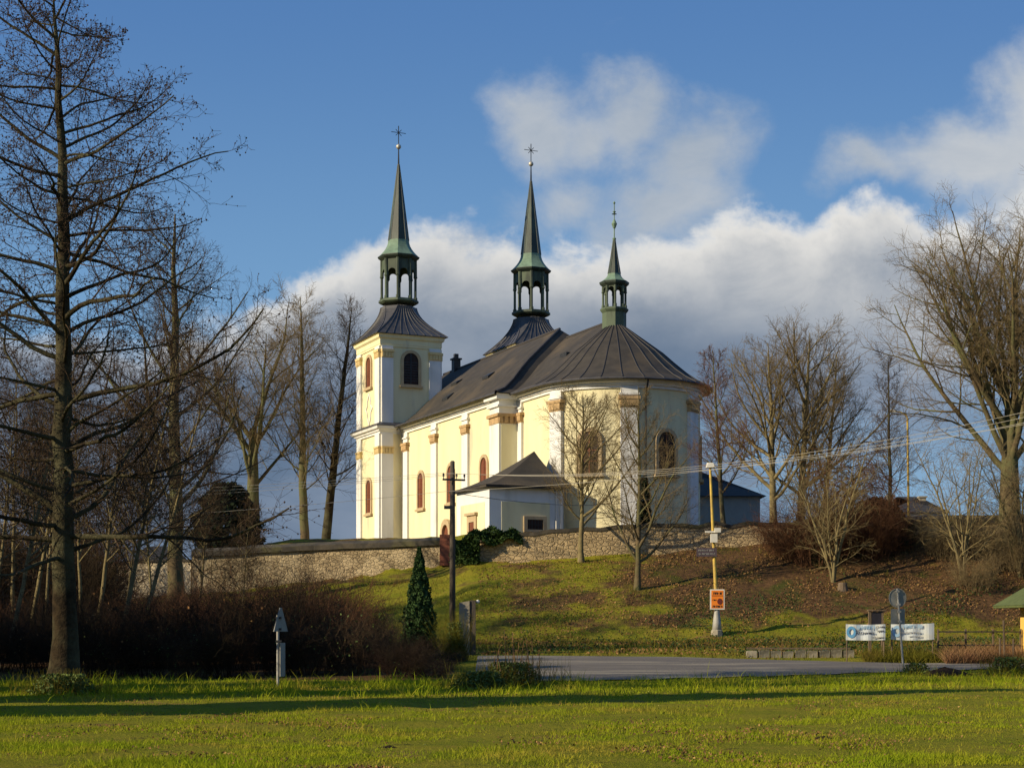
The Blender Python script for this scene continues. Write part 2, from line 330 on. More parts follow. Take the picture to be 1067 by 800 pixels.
def tag(o, label=None, cat=None, group=None, kind=None):
    if label: o['label'] = label
    if cat: o['category'] = cat
    if group: o['group'] = group
    if kind: o['kind'] = kind
    return o
def copy_tree(o, parent=None):
    c = o.copy(); C.objects.link(c); c.parent = parent
    for ch in list(o.children): copy_tree(ch, c)
    return c
def PX(px, Y): return (px - CX) / F * Y
def PZ(py, Y): return EYE + (HY - py) / F * Y

# ------------------------------------------------------------------ terrain
_wx = np.array([-300, 60, 104, 200, 330, 465, 490, 560, 640, 740, 850, 950, 1067, 1400.])
_wY = np.array([108, 107, 106.8, 104.8, 104, 102, 98, 97, 97, 97.5, 97.5, 97, 96, 96.])
_wb = np.array([640, 634, 626, 619, 606, 590, 588, 585, 580, 573, 566, 560, 559, 559.])     # foot of the wall (photo row)
_wt = np.array([636, 628, 596, 578, 568, 562, 561, 552, 547, 545, 542, 540, 538, 538.])     # top of the wall
def sm(t): t = np.clip(t, 0, 1); return t * t * (3 - 2 * t)
_rng0 = np.random.default_rng(5)
_wav = [(_rng0.uniform(.15, .9), _rng0.uniform(.15, .9), _rng0.uniform(0, 6.28)) for _ in range(10)]
def terrain(X, Y):
    X = np.asarray(X, float); Y = np.asarray(Y, float)
    px = CX + F * X / np.maximum(Y, 30.0)
    YW = np.interp(px, _wx, _wY); ZB = EYE + (HY - np.interp(px, _wx, _wb)) / F * YW; ZT = EYE + (HY - np.interp(px, _wx, _wt)) / F * YW
    z0 = 0.03 * np.clip(Y - 43, 0, 24)
    YF = 79.0
    t = np.clip((Y - YF) / (YW - YF), 0, 1); prof = 0.35 * sm(t) + 0.65 * t ** 0.85
    zb = z0 + (ZB - z0) * prof
    s = sm((Y - YW) / 0.9)
    zp = ZT - 0.35; pl = zp + (7.9 - zp) * sm((Y - YW - 1) / 14) * sm((px - 190) / 120)
    pl = pl - 0.02 * np.clip(Y - 175, 0, 250)
    z = np.where(Y > YW, zb * (1 - s) + pl * s, zb)
    w = sum(np.sin(a * X * 1.0 + p) * np.cos(b * Y + p * 2) for a, b, p in _wav) / 10
    w = w + .45 * sum(np.sin(a * 3.1 * X + p * 3) * np.cos(b * 3.3 * Y + p) for a, b, p in _wav) / 10
    w = np.where(Y < 43, w + .5 * sum(np.sin(a * 7 * X + p) * np.cos(b * 6 * Y + p * 5) for a, b, p in _wav) / 10, w)
    amp = np.where(Y < 43, .095 * np.clip((43 - Y) / 3, .2, 1), np.where(Y < 60, .02, .48 * np.clip((Y - 62) / 16, 0.05, 1)))
    return z + w * amp
def TZ(x, y): return float(terrain(x, y))
def axis(lo, dlo, dhi, hi, step):
    mid = np.arange(dlo, dhi + step, step); a = [dhi]; st = step
    out = []; x = dhi
    while x < hi: st *= 1.25; x += st; out.append(x)
    inn = []; x = dlo; st = step
    while x > lo: st *= 1.25; x -= st; inn.append(x)
    return np.array(inn[::-1] + list(mid) + out)
xs = axis(-2500, -45, 45, 2500, .5); ys = axis(-200, 10, 118, 4500, .45)
GX, GY = np.meshgrid(xs, ys); GZ = terrain(GX, GY)
nx, ny = len(xs), len(ys)
ii = (np.arange(ny - 1)[:, None] * nx + np.arange(nx - 1)[None, :])
gf = np.stack([ii, ii + 1, ii + nx + 1, ii + nx], -1).reshape(-1, 4)
ground = fast('ground', np.stack([GX, GY, GZ], -1).reshape(-1, 3), gf, M['ground'], smooth=True)
tag(ground, kind='structure')
def litter(X, Y):
    px = CX + F * X / np.maximum(Y, 30.0); py = HY - (terrain(X, Y) - EYE) * F / np.maximum(Y, 1)
    l = sm((px - 520) / 240) * sm((672 - py) / 45) * .85                 # leaf litter under the trees on the right of the bank
    l = np.maximum(l, .50 * sm((px - 490) / 50) * sm((py - 588) / 22) * sm((664 - py) / 14))
    l = np.maximum(l, sm((500 - px) / 60) * sm((Y - 43) / 2) * sm((74 - Y) / 8))
    l = np.maximum(l, np.where((Y > 58) & (px > 470), .33 * sm((py - 575) / 25 + .4), 0))
    l = np.maximum(l, np.where(Y > 98, .55, 0))
    return np.where(Y < 43, 0, l)
at = ground.data.attributes.new('litter', 'FLOAT', 'POINT'); at.data.foreach_set('value', litter(GX, GY).ravel().astype(np.float32))

# road: a bay that narrows into a lane towards the right
rn = [(470, 43.3), (505, 43.2), (570, 43.4), (700, 44.6), (830, 46.2), (960, 48.2), (1067, 49.6), (1300, 52)]
rf = [(470, 57.0), (505, 57.4), (570, 57.6), (700, 56.5), (830, 54.2), (960, 52.4), (1067, 53.2), (1300, 55)]
vs = []; fs = []; NS, NT = 90, 22      # starts at the shrubs
for i in range(NS + 1):
    px = 496 + (1300 - 496) * i / NS
    y0 = np.interp(px, *zip(*rn)); y1 = np.interp(px, *zip(*rf))
    wob = .18 * math.sin(i * .9) + .1 * math.sin(i * 2.3)
    for j in range(NT + 1):
        Y = y0 + wob * (1 - j / NT) + (y1 - y0) * j / NT; X = PX(px, (y0 + y1) / 2 * .35 + Y * .65)
        vs.append((X, Y, TZ(X, Y) + .03))
for i in range(NS):
    for j in range(NT): a = i * (NT + 1) + j; fs.append((a, a + 1, a + NT + 2, a + NT + 1))
tag(fast('road', vs, fs, M['asphalt'], smooth=True), kind='structure')

# ------------------------------------------------------------------ the church
G = 8.0; OFF = EYE - G          # local z = (height above eye) + OFF
P0 = (PX(397, 150), 150.0)
church = thing('church', 'cream and white baroque church with three spires on the hill', 'church', (P0[0], P0[1], G), AL - math.pi / 2)
def frame(o, r, n): return lambda a, b: (o[0] + r[0] * a + n[0] * b, o[1] + r[1] * a + n[1] * b)
def arch(w, z0, z1, n=12):      # outline of an arched opening, width w, foot z0, crown z1
    r = w / 2; zs = z1 - r
    return [(-r, z0), (r, z0)] + [(r * math.cos(math.pi * k / n), zs + r * math.sin(math.pi * k / n)) for k in range(n + 1)]
def shift(pts, a): return [(p + a, z) for p, z in pts]
def window(fr, a, w, z0, z1, parent, pane_m, trim, kind='window', sub=True, bars=True, off=0.0, louvre=False):
    po = shift(arch(w + .56, z0 - .12, z1 + .28), a); pi = shift(arch(w, z0, z1), a)
    mb = MB().fring(fr, po, pi, -.12 + off, .13 + off); win = build(kind, mb, trim, parent)
    mb = MB().fpoly(fr, pi, -.10 + off, .025 + off)
    tgt = win if sub else parent
    build('pane', mb, pane_m, tgt)
    mb = MB().fbox(fr, a - w / 2 - .42, a + w / 2 + .42, -.1 + off, .26 + off, z0 - .32, z0 - .12); build('sill', mb, trim, tgt)
    if bars:
        mb = MB()
        mb.fbox(fr, a - .05, a + .05, .027 + off, .075 + off, z0, z1 - .05)
        n = 9 if louvre else 3
        for k in range(1, n):
            z = z0 + (z1 - w / 2 - z0) * k / n + .1; mb.fbox(fr, a - w / 2 + .03, a + w / 2 - .03, .026 + off, .06 + off, z - .035, z + .035)
        build('glazing_bar', mb, M['shutter'] if not louvre else M['iron'], tgt)
    return win
def pilaster(fr, a0, a1, z0, z1, zc0, zc1, parent, capm, d=.22, base=True):
    mb = MB().fbox(fr, a0, a1, -.05, d, z0, zc0)
    if base: mb.fbox(fr, a0 - .1, a1 + .1, -.05, d + .1, z0, z0 + .9)
    mb.fbox(fr, a0 + .02, a1 - .02, -.05, d - .01, zc1, z1)
    mb.fbox(fr, a0 - .1, a1 + .1, -.05, d + .10, z1 - .55, z1 - .4)
    p = build('pilaster', mb, M['white'], parent)
    mb = MB(); h = zc1 - zc0
    mb.fbox(fr, a0 - .03, a1 + .03, -.05, d + .04, zc0, zc0 + .1)
    mb.fbox(fr, a0 + .0, a1 - .0, -.05, d + .05, zc0 + .1, zc0 + h * .7)
    mb.fbox(fr, a0 - .16, a1 + .16, -.05, d + .18, zc0 + h * .72, zc1)
    n = 4
    for k in range(n):
        c = a0 + (a1 - a0) * (k + .5) / n; r = (a1 - a0) / n * .45
        mb.fpoly(fr, [(c - r, zc0 + .12), (c + r, zc0 + .12), (c + r * 1.1, zc0 + h * .7), (c - r * 1.1, zc0 + h * .7)], d, d + .13)
    build('capital', mb, capm, p)
    return p
def sweep(path, prof, closed=False):  # mitred moulding: path of (u, w) points, profile of (outward, z); outward is on the right of travel
    n = len(path); rings = []
    P = [Vector(p) for p in path]
    for i in range(n):
        d1 = (P[i] - P[i - 1]).normalized() if (i or closed) else None
        d2 = (P[(i + 1) % n] - P[i]).normalized() if (i < n - 1 or closed) else None
        d1 = d1 or d2; d2 = d2 or d1
        n1 = Vector((d1.y, -d1.x)); n2 = Vector((d2.y, -d2.x)); b = (n1 + n2); b = b / max(.2, b.dot(n1)) if b.length > .01 else n1
        rings.append([(P[i].x + b.x * o, P[i].y + b.y * o, z) for o, z in prof])
    mb = MB(); k = len(prof); vs = [p for r in rings for p in r]; fs = []
    for i in range(n if closed else n - 1):
        a = i * k; c = ((i + 1) % n) * k
        fs += [(a + j, a + (j + 1) % k, c + (j + 1) % k, c + j) for j in range(k)]
    if not closed: fs += [tuple(range(k)), tuple(range((n - 1) * k, n * k))[::-1]]
    return mb.add(vs, fs)
CORN = [(-.05, 11.65), (.16, 11.65), (.16, 11.85), (.30, 11.88), (.34, 12.05), (.55, 12.10), (.62, 12.34), (-.05, 12.34)]
# --- nave
ZE = 12.36
nave_path = [(-9, 2.2), (23.6, 2.2), (23.6, 3.6), (29, 3.6)]
PSI = np.linspace(-math.pi / 2, math.pi / 2, 49)
AC = (29.0, 10.1); AR = 6.5
apse = [(AC[0] + AR * math.cos(p), AC[1] + AR * math.sin(p)) for p in PSI]
def wallmb(path, z0=-1.5, z1=11.9):
    m = MB(); n = len(path); vs = [(u, w, z0) for u, w in path] + [(u, w, z1) for u, w in path]
    m.add(vs, [(i, i + 1, n + i + 1, n + i) for i in range(n - 1)]); return m
nave = build('nave_wall', wallmb([(-9, 18), (-9, 2.2), (23.6, 2.2), (23.6, 18), (-9, 18)]), M['cream'], church)
choir = build('choir_wall', wallmb([(23.5, 3.6)] + apse + [(23.5, 16.6)]), M['cream'], church, smooth=False)
build('cornice', sweep([(-9, 2.2), (23.6, 2.2), (23.6, 3.62)], CORN), M['white'], nave)
build('cornice', sweep([(23.65, 3.6)] + apse + [(23.65, 16.6)], CORN), M['white'], choir)
fs_ = frame((0, 2.2), (1, 0), (0, -1))
for a, w in ((1.1, 1.3), (8.56, 1.35), (15.98, 1.35)):
    pilaster(fs_, a - w / 2, a + w / 2, 0, 11.66, 9.9, 10.7, church, M['ochre'])
# corner pier of the nave with its return face
mb = MB().box(22.0, 23.95, 1.75, 3.55, -1, 9.95); mb.box(22.0, 23.93, 1.77, 3.53, 10.75, 12.0); mb.box(21.8, 24.1, 1.6, 3.57, 0, 1.0)
mb.box(21.8, 24.12, 1.58, 3.57, 11.3, 11.46); mb.box(21.6, 24.3, 1.4, 3.58, 11.9, 12.33)
pier = build('corner_pier', mb, M['white'], church)
mb = MB().box(21.95, 24.0, 1.7, 3.57, 9.95, 10.5); mb.box(21.8, 24.15, 1.55, 3.58, 10.5, 10.75)
for k in range(4): mb.box(24.0, 24.1, 1.75 + k * .45, 2.05 + k * .45, 10.0, 10.5)
build('capital', mb, M['ochre'], pier)
mb = MB().box(23.96, 23.99, 1.95, 3.58, 1.2, 9.9); build('panel', mb, M['cream'], pier)
for a in (4.97, 12.4, 19.9): window(fs_, a, 1.35, 4.35, 7.55, church, M['shutter'], M['sandstone'])
# hooded side doorway
mb = MB().fring(fs_, shift(arch(2.2, -.2, 2.9), 11.6), shift(arch(1.5, -.2, 2.4), 11.6), -.05, .3)
d = build('doorway', mb, M['sandstone'], church); build('door', MB().fpoly(fs_, shift(arch(1.5, -.2, 2.4), 11.6), -.05, .04), M['shutter'], d)
# choir pilasters and windows
fc = frame((0, 3.6), (1, 0), (0, -1))
pilaster(fc, 23.95, 24.75, 0, 11.66, 10.0, 10.8, church, M['ochre'])
def ap(psi): p = math.radians(psi); c, s = math.cos(p), math.sin(p); return frame((AC[0] + AR * c, AC[1] + AR * s), (-s, c), (c, s))
for psi in (-75, -21, 33, 87): pilaster(ap(psi), -.68, .68, 0, 11.66, 10.15, 11.0, church, M['ochre'], d=.26)
for psi in (-48, 6, 60): window(ap(psi), 0, 1.5, 5.2, 8.4, church, M['dark_glass'], M['sandstone'], off=.02)
mb = MB(); p = ap(2 - 12)
mb.tube([(*p(0, .75), 12.3), (*p(0, .7), 12.0), (*p(0, .2), 11.2), (*p(0, .18), 0)], .07, 6); build('downpipe', mb, M['iron'], church)
mb = MB(); mb.tube([(-.2, 1.3, 12.2), (.9, 1.6, 12.0), (.55, 2.0, 11.0), (.45, 2.05, 0)], .09, 6); build('downpipe', mb, M['lead'], church)

# --- roofs
def slope(mb, pts): mb.add(pts, [tuple(range(len(pts)))])
RZ, RW, RU1, EO = 19.2, 10.1, 18.0, .95
e0, e1 = 2.2 - EO, 18 + EO
uh = 23.6 + .9
def nave_slope(t, side):    # slight flare near the eave
    w = e0 + (RW - e0) * t; z = ZE + (RZ - ZE) * (t - .10 * math.sin(math.pi * min(1, t * 2.2)) * (1 - t) ** 2)
    return (w if side == 0 else 2 * RW - w), z
mb = MB(); NTt = 8
for side in (0, 1):
    for k in range(NTt):
        t0, t1 = k / NTt, (k + 1) / NTt; (w0, z0), (w1, z1) = nave_slope(t0, side), nave_slope(t1, side)
        slope(mb, [(-9.4, w0, z0), (uh + (RU1 - uh) * t0, w0, z0), (uh + (RU1 - uh) * t1, w1, z1), (-9.4, w1, z1)])
for k in range(NTt):
    t0, t1 = k / NTt, (k + 1) / NTt; w0, z0 = nave_slope(t0, 0); w1, z1 = nave_slope(t1, 0); a0 = uh + (RU1 - uh) * t0; a1 = uh + (RU1 - uh) * t1
    slope(mb, [(a0, w0, z0), (a0, 2 * RW - w0, z0), (a1, 2 * RW - w1, z1), (a1, w1, z1)])
slope(mb, [(-9.4, e0, ZE), (-9.4, e1, ZE), (-9.4, RW, RZ)])
slope(mb, [(-9.4, e0, ZE - .02), (uh, e0, ZE - .02), (uh, e1, ZE - .02), (-9.4, e1, ZE - .02)])
nroof = build('nave_roof', mb, M['roof'], church)
mb = MB()
mb.tube([(-9.4, RW, RZ + .03), (RU1, RW, RZ + .03)], .13, 6)
mb.tube([(uh + (RU1 - uh) * t, nave_slope(t, 0)[0], nave_slope(t, 0)[1] + .03) for t in np.linspace(0, 1, 9)], .13, 6)
build('ridge_cap', mb, M['seam'], nroof)
mb = MB(); mb.tube([(0.3, e0 - .05, ZE - .08), (uh, e0 - .05, ZE - .08)], .10, 6); build('gutter', mb, M['lead'], nroof)
for (u, t) in ((6.5, .30), (13.5, .42), (3.2, .55)):
    w, z = nave_slope(t, 0); w2, z2 = nave_slope(t + .07, 0)
    mb = MB(); mb.hexa([(u - .7, w, z + .03), (u + .7, w, z + .03), (u + .7, w2, z2 + .03), (u - .7, w2, z2 + .03)], [(u - .7, w, z + .26), (u + .7, w, z + .26), (u + .7, w2, z2 + .1), (u - .7, w2, z2 + .1)])
    build('roof_hatch', mb, M['iron'], nroof)
mb = MB().box(-6.4, -5.7, 9.75, 10.45, RZ - .8, RZ + 1.0); mb.box(-6.52, -5.58, 9.63, 10.57, RZ + 1.0, RZ + 1.15); mb.box(-6.25, -5.85, 9.9, 10.3, RZ + 1.15, RZ + 1.6)
build('chimney', mb, M['iron'], nroof)
# choir and apse roof
CZ = 18.2; ER = AR + .95; APX = (28.3, 10.1)
mb = MB(); NF = 14; fac = np.linspace(-math.pi / 2, math.pi / 2, NF + 1)
def aroof(p, t):
    ex, ey = AC[0] + ER * math.cos(p), AC[1] + ER * math.sin(p)
    z = ZE + .02 + (CZ - ZE) * (t - .06 * math.sin(math.pi * min(1, t * 2)) * (1 - t))
    return (ex + (APX[0] - ex) * t, ey + (APX[1] - ey) * t, z)
TT = np.linspace(0, 1, 9)
for k in range(NF):
    for a, b in zip(TT[:-1], TT[1:]):
        slope(mb, [aroof(fac[k], a), aroof(fac[k + 1], a), aroof(fac[k + 1], b), aroof(fac[k], b)])
for sgn, p in ((1, fac[0]), (-1, fac[-1])):
    for a, b in zip(TT[:-1], TT[1:]):
        A, B = aroof(p, a), aroof(p, b); slope(mb, [(17, A[1], A[2]), A, B, (17, B[1], B[2])])
croof = build('choir_roof', mb, M['roof'], church)
mb = MB()
for k in range(NF + 1): mb.tube([np.array(aroof(fac[k], t)) + (0, 0, .015) for t in TT], .045, 5)
mb.tube([(19.5, RW, CZ + .04), (28.3, RW, CZ + .04)], .12, 6)
build('roof_seam', mb, M['seam'], croof)
gp = [(23.9, AC[1] - ER - .03)] + [(AC[0] + (ER + .03) * math.cos(p), AC[1] + (ER + .03) * math.sin(p)) for p in fac]
mb = MB(); mb.tube([(u, w, ZE - .07) for u, w in gp], .10, 6); build('gutter', mb, M['lead'], croof)
w_, z_ = aroof(fac[0], .5)[1:]; mb = MB().box(26, 27.2, w_ - .1, w_ + .3, z_ - .1, z_ + .24); build('roof_hatch', mb, M['iron'], croof)

# --- lantern with spire, used on both towers and on the choir
def octa(cx, cy, R, z, ph=math.pi / 8): return [(cx + R * math.cos(ph + k * math.pi / 4), cy + R * math.sin(ph + k * math.pi / 4), z) for k in range(8)]
def lantern(parent, cx, cy, zb, R, hcol, hent, Rc, zspire, Rm, zmid, ztop, m_dark, m_mid, m_light, colr):
    # base slab
    mb = MB().loft([octa(cx, cy, R * 1.0, zb - .35), octa(cx, cy, R * 1.12, zb - .2), octa(cx, cy, Rc * .95, zb - .1), octa(cx, cy, Rc * .95, zb), octa(cx, cy, R * .95, zb + .08)])
    build('lantern_base', mb, m_mid, parent)
    zt = zb + hcol + hent; ap8 = R * math.cos(math.pi / 8)
    for k in range(8):
        an = math.pi / 8 + k * math.pi / 4; x, y = cx + R * .93 * math.cos(an), cy + R * .93 * math.sin(an)
        mb = MB().lathe(x, y, [(colr * 1.5, zb + .05), (colr * 1.5, zb + .25), (colr, zb + .35), (colr, zb + hcol * .8), (colr * 1.6, zb + hcol * .86), (colr * 1.3, zb + hcol * .9), (colr * 1.2, zt - .3)], 8)
        build('column', mb, m_mid, parent)
    mb = MB(); hw = R * math.sin(math.pi / 8) * .97
    for k in range(8):
        an = k * math.pi / 4; fr = frame((cx + ap8 * .94 * math.cos(an), cy + ap8 * .94 * math.sin(an)), (-math.sin(an), math.cos(an)), (math.cos(an), math.sin(an)))
        r = hw * .62; z0 = zb + hcol * .86; zc = zb + hcol * .98
        top = [(hw, zt), (-hw, zt)]
        arc = [(-hw, z0), (-r, z0)] + [(-r * math.cos(math.pi * q / 8), zc + r * .85 * math.sin(math.pi * q / 8)) for q in range(9)] + [(r, z0), (hw, z0)]
        n = len(arc)
        for q in range(n - 1):      # strips, so that the arch stays open
            a0, a1 = arc[q], arc[q + 1]
            if abs(a0[0] - a1[0]) < 1e-4: continue
            mb.fpoly(fr, [a0, a1, (a1[0], zt), (a0[0], zt)], -.12, 0)
    build('arcade', mb, m_mid, parent)
    mb = MB().loft([octa(cx, cy, R * .98, zt - .32), octa(cx, cy, Rc * .96, zt - .14), octa(cx, cy, Rc, zt), octa(cx, cy, Rc, zt + .06)])
    build('lantern_cornice', mb, m_dark, parent)
    prof = [(Rc * .98, zt + .06)]
    for k in range(1, 7):
        t = k / 6; prof.append((Rm + (Rc * .98 - Rm) * (1 - t) ** 1.9, zt + .06 + (zmid - zt - .06) * t))
    mb = MB().loft([octa(cx, cy, r, z) for r, z in prof]); sk = build('spire_skirt', mb, m_light, parent)
    mb = MB().loft([octa(cx, cy, Rm, zmid), octa(cx, cy, Rm * .55, zmid + (ztop - zmid) * .5), octa(cx, cy, .09, ztop)])
    for k in range(8):
        an = math.pi / 8 + k * math.pi / 4
        mb.tube([(cx + r * math.cos(an), cy + r * math.sin(an), z) for r, z in ((Rm, zmid), (Rm * .55, zmid + (ztop - zmid) * .5), (.09, ztop))], .035, 4)
    sp_ = build('spire', mb, m_dark, parent)
    return sp_
def skirt_ring(cx, cy, hu, hw, ch, z):  # square whose corners are cut by ch
    return [(cx + hu, cy - hw + ch, z), (cx + hu, cy + hw - ch, z), (cx + hu - ch, cy + hw, z), (cx - hu + ch, cy + hw, z), (cx - hu, cy + hw - ch, z), (cx - hu, cy - hw + ch, z), (cx - hu + ch, cy - hw, z), (cx + hu - ch, cy - hw, z)]
def tower(w0):
    SU, SW = 6.8, 6.0; cu, cw = -SU / 2, w0 + SW / 2
    body = build('bell_tower', MB().box(-SU, 0, w0, w0 + SW, -1.5, 21.0), M['cream'], church)
    loop = [(-SU, w0), (0, w0), (0, w0 + SW), (-SU, w0 + SW)]
    build('string_course', sweep(loop, CORN, True), M['white'], body)
    mb = sweep(loop, [(-.05, 12.35), (.68, 12.35), (.68, 12.41), (.1, 12.75), (-.05, 12.75)], True); build('flashing', mb, M['lead'], body)
    build('entablature', sweep(loop, [(-.05, 19.95), (.10, 19.95), (.10, 20.1), (.14, 20.15), (.14, 20.6), (.32, 20.75), (.36, 21.0), (.5, 21.06), (-.05, 21.06)], True), M['cream'], body)
    faces = [(frame((-SU, w0), (1, 0), (0, -1)), SU), (frame((0, w0), (0, 1), (1, 0)), SW), (frame((0, w0 + SW), (-1, 0), (0, 1)), SU), (frame((-SU, w0 + SW), (0, -1), (-1, 0)), SW)]
    for k, (fr, Ls) in enumerate(faces):
        pw = 1.3 if k % 2 == 0 else 1.15
        for a0 in (0.02, Ls - pw - .02):
            for (z0, z1, c0, c1) in ((0, 11.66, 9.75, 10.45), (12.6, 19.98, 18.85, 19.65)):
                mb = MB().fbox(fr, a0, a0 + pw, -.05, .2, z0, c0); mb.fbox(fr, a0 + .01, a0 + pw - .01, -.05, .19, c1, z1)
                if z0 == 0: mb.fbox(fr, a0 + .02, a0 + pw - .02, -.05, .3, 0, 1)
                build('pilaster', mb, M['white'], body)
                mb = MB().fbox(fr, a0 - .01, a0 + pw + .01, -.05, .23, c0, c0 + .55); mb.fbox(fr, a0 - .02, a0 + pw + .08, -.05, .33, c0 + .55, c1)
                for q in range(4): mb.fbox(fr, a0 + .06 + q * pw / 4, a0 + .06 + q * pw / 4 + pw * .17, .2, .30, c0 + .08, c0 + .5)
                build('capital', mb, M['pale_ochre'], body)
        if k % 2 == 0:
            window(fr, Ls / 2, 1.3, 16.5, 19.35, body, M['shutter'], M['sandstone'], kind='window_frame', sub=False)
            window(fr, Ls / 2, 1.3, 4.35, 7.5, body, M['shutter'], M['sandstone'], kind='window_frame', sub=False)
            c = Ls / 2; zc = 14.35
            o = [(0, -1.5), (.45, -.85), (.5, -.35), (.95, 0), (.5, .35), (.45, .85), (0, 1.5), (-.45, .85), (-.5, .35), (-.95, 0), (-.5, -.35), (-.45, -.85)]
            mb = MB().fring(fr, [(c + a * 1.12, zc + b * 1.08) for a, b in o], [(c + a * .9, zc + b * .9) for a, b in o], -.05, .08); build('medallion', mb, M['white'], body)
        else:
            window(fr, Ls / 2, 1.5, 16.45, 19.45, body, M['dark_glass'], M['sandstone'], kind='window_frame', sub=False, louvre=True)
    # bell-cast roof
    rings = []; hs = []
    for k in range(11):
        t = k / 10; s = (1 - t) ** 2.0
        hu = 1.62 + (SU / 2 + .62 - 1.62) * s; hw = 1.62 + (SW / 2 + .62 - 1.62) * s
        z = 21.1 + (24.35 - 21.1) * (0.30 * t + .70 * t ** 1.0 if t < .0 else t ** .95)
        oct_c = 1.62 * (1 - math.tan(math.pi / 8)); ch = .04 + (oct_c - .04) * t ** 1.3
        rings.append(skirt_ring(cu, cw, hu, hw, ch, z))
    mb = MB().loft(rings)
    for e in range(8):      # standing seams
        A = [np.array(r[e]) for r in rings]; B = [np.array(r[(e + 1) % 8]) for r in rings]
        n = 9 if e in (0, 2, 4, 6) else 1
        for q in range(n):
            f = q / (n)
            mb.tube([a + (b - a) * f + (0, 0, .03) for a, b in zip(A, B)], .035, 4)
    build('tower_roof', mb, M['lead'], body)
    sp_ = lantern(body, cu, cw, 25.05, 1.76, 2.65, 1.55, 2.05, 0, 1.02, 30.9, 38.35, M['copper_dark'], M['copper'], M['copper_light'], .135)
    mb = MB().lathe(cu, cw, [(.09, 38.2), (.05, 39.9)], 6); mb.tube([(cu, cw, 40.3), (cu, cw, 42.1)], .045, 5)
    for a, l in ((0, .75), (math.pi / 4, .42), (-math.pi / 4, .42)):
        d_ = np.array([-.41 * 0, 1, 0]) * math.cos(a) + np.array([0, 0, 1]) * math.sin(a); c = np.array([cu, cw, 41.45])
        mb.tube([c - d_ * l, c + d_ * l], .032, 5)
    build('cross', mb, M['iron'], body)
    build('finial_ball', MB().ball((cu, cw, 40.08), .25, 10, 8), M['gold'], body, smooth=True)
tower(0.0); tower(14.2)
# --- choir turret
mb = MB().loft([octa(28.2, 10.1, .98, 16.6), octa(28.2, 10.1, .98, 18.75)]); tur = build('ridge_turret', mb, M['copper'], church)
lantern(tur, 28.2, 10.1, 19.1, .98, 1.55, .55, 1.22, 0, .52, 21.95, 24.7, M['copper_dark'], M['copper'], M['copper_light'], .09)
mb = MB().lathe(28.2, 10.1, [(.08, 24.6), (.16, 24.8), (.05, 24.95), (.05, 25.6), (.12, 25.7), (.23, 26.0), (.12, 26.25), (.04, 26.4), (.04, 26.75), (.22, 26.8), (.04, 26.85), (.14, 27.0), (.04, 27.05), (.04, 27.6), (.11, 27.7), (.02, 27.85)], 10)
build('finial', mb, M['copper_light'], tur)

# --- sacristy
su0, su1, sw0, sw1, sz = 26.8, 33.3, -3.1, 3.0, 3.95
sac = build('sacristy', MB().box(su0, su1, sw0, sw1, -1.5, sz), M['white'], church)
fS = frame((su0, sw0), (1, 0), (0, -1)); fE = frame((su1, sw0), (0, 1), (1, 0))
build('wall_panel', MB().fbox(fS, .85, su1 - su0 - .85, -.05, .02, 0, sz - 1.15), M['cream'], sac)
build('wall_panel', MB().fbox(fE, 1.0, 5.0, -.05, .02, 0, sz - 1.15), M['cream'], sac)
a = 3.3
build('door', MB().fbox(fS, a - .5, a + .5, -.05, .06, -.3, 1.4), M['shutter'], sac)
mb = MB().fbox(fS, a - .9, a - .5, -.05, .14, -.3, 1.9); mb.fbox(fS, a + .5, a + .9, -.05, .14, -.3, 1.9); mb.fbox(fS, a - .5, a + .5, -.05, .14, 1.4, 1.9); mb.fbox(fS, a - 1.05, a + 1.05, -.05, .3, 1.9, 2.1)
build('door_surround', mb, M['sandstone'], sac)
a = 3.75
mb = MB().fring(fE, [(a - .95, .55), (a + .95, .55), (a + .95, 1.75), (a - .95, 1.75)], [(a - .65, .75), (a + .65, .75), (a + .65, 1.5), (a - .65, 1.5)], -.05, .12); wn = build('window_frame', mb, M['sandstone'], sac)
build('pane', MB().fbox(fE, a - .65, a + .65, -.05, .04, .75, 1.5), M['dark_glass'], sac)
mb = MB()
for k in range(5): mb.fbox(fE, a - .5 + k * .25 - .02, a - .5 + k * .25 + .02, .045, .08, .75, 1.5)
mb.fbox(fE, a - .65, a + .65, .045, .085, 1.1, 1.14); build('grille', mb, M['iron'], sac)
mb = MB(); mb.tube([(su1 + .1, 2.4, 3.8), (su1 + .1, 2.4, 0)], .07, 6); mb.tube([(su1 + .1, 2.75, 3.8), (su1 + .1, 2.75, 0)], .07, 6); build('downpipe', mb, M['plate'], sac)
mb = MB(); ax, aw, az = 29.6, 2.3, 7.1; o = .5; rings = []
for k in range(9):
    t = k / 8; s = 1 - t; z = sz + .05 + (az - sz - .05) * (t ** 1.4)
    x0, x1, y0, y1 = su0 - o, su1 + o, sw0 - o, sw1 + .6
    rings.append([(ax + (x0 - ax) * s, aw + (y0 - aw) * s, z), (ax + (x1 - ax) * s, aw + (y0 - aw) * s, z), (ax + (x1 - ax) * s, aw + (y1 - aw) * s, z), (ax + (x0 - ax) * s, aw + (y1 - aw) * s, z)])
rings[-1] = [(p[0] + q[0] * .02, p[1] + q[1] * .02, p[2]) for p, q in zip(rings[-1], ((-1, -1), (1, -1), (1, 1), (-1, 1)))]
mb.loft(rings); mb.box(su0 - o + .04, su1 + o - .04, sw0 - o + .04, sw1, sz - .12, sz + .03)
sr = build('sacristy_roof', mb, M['roof'], sac)

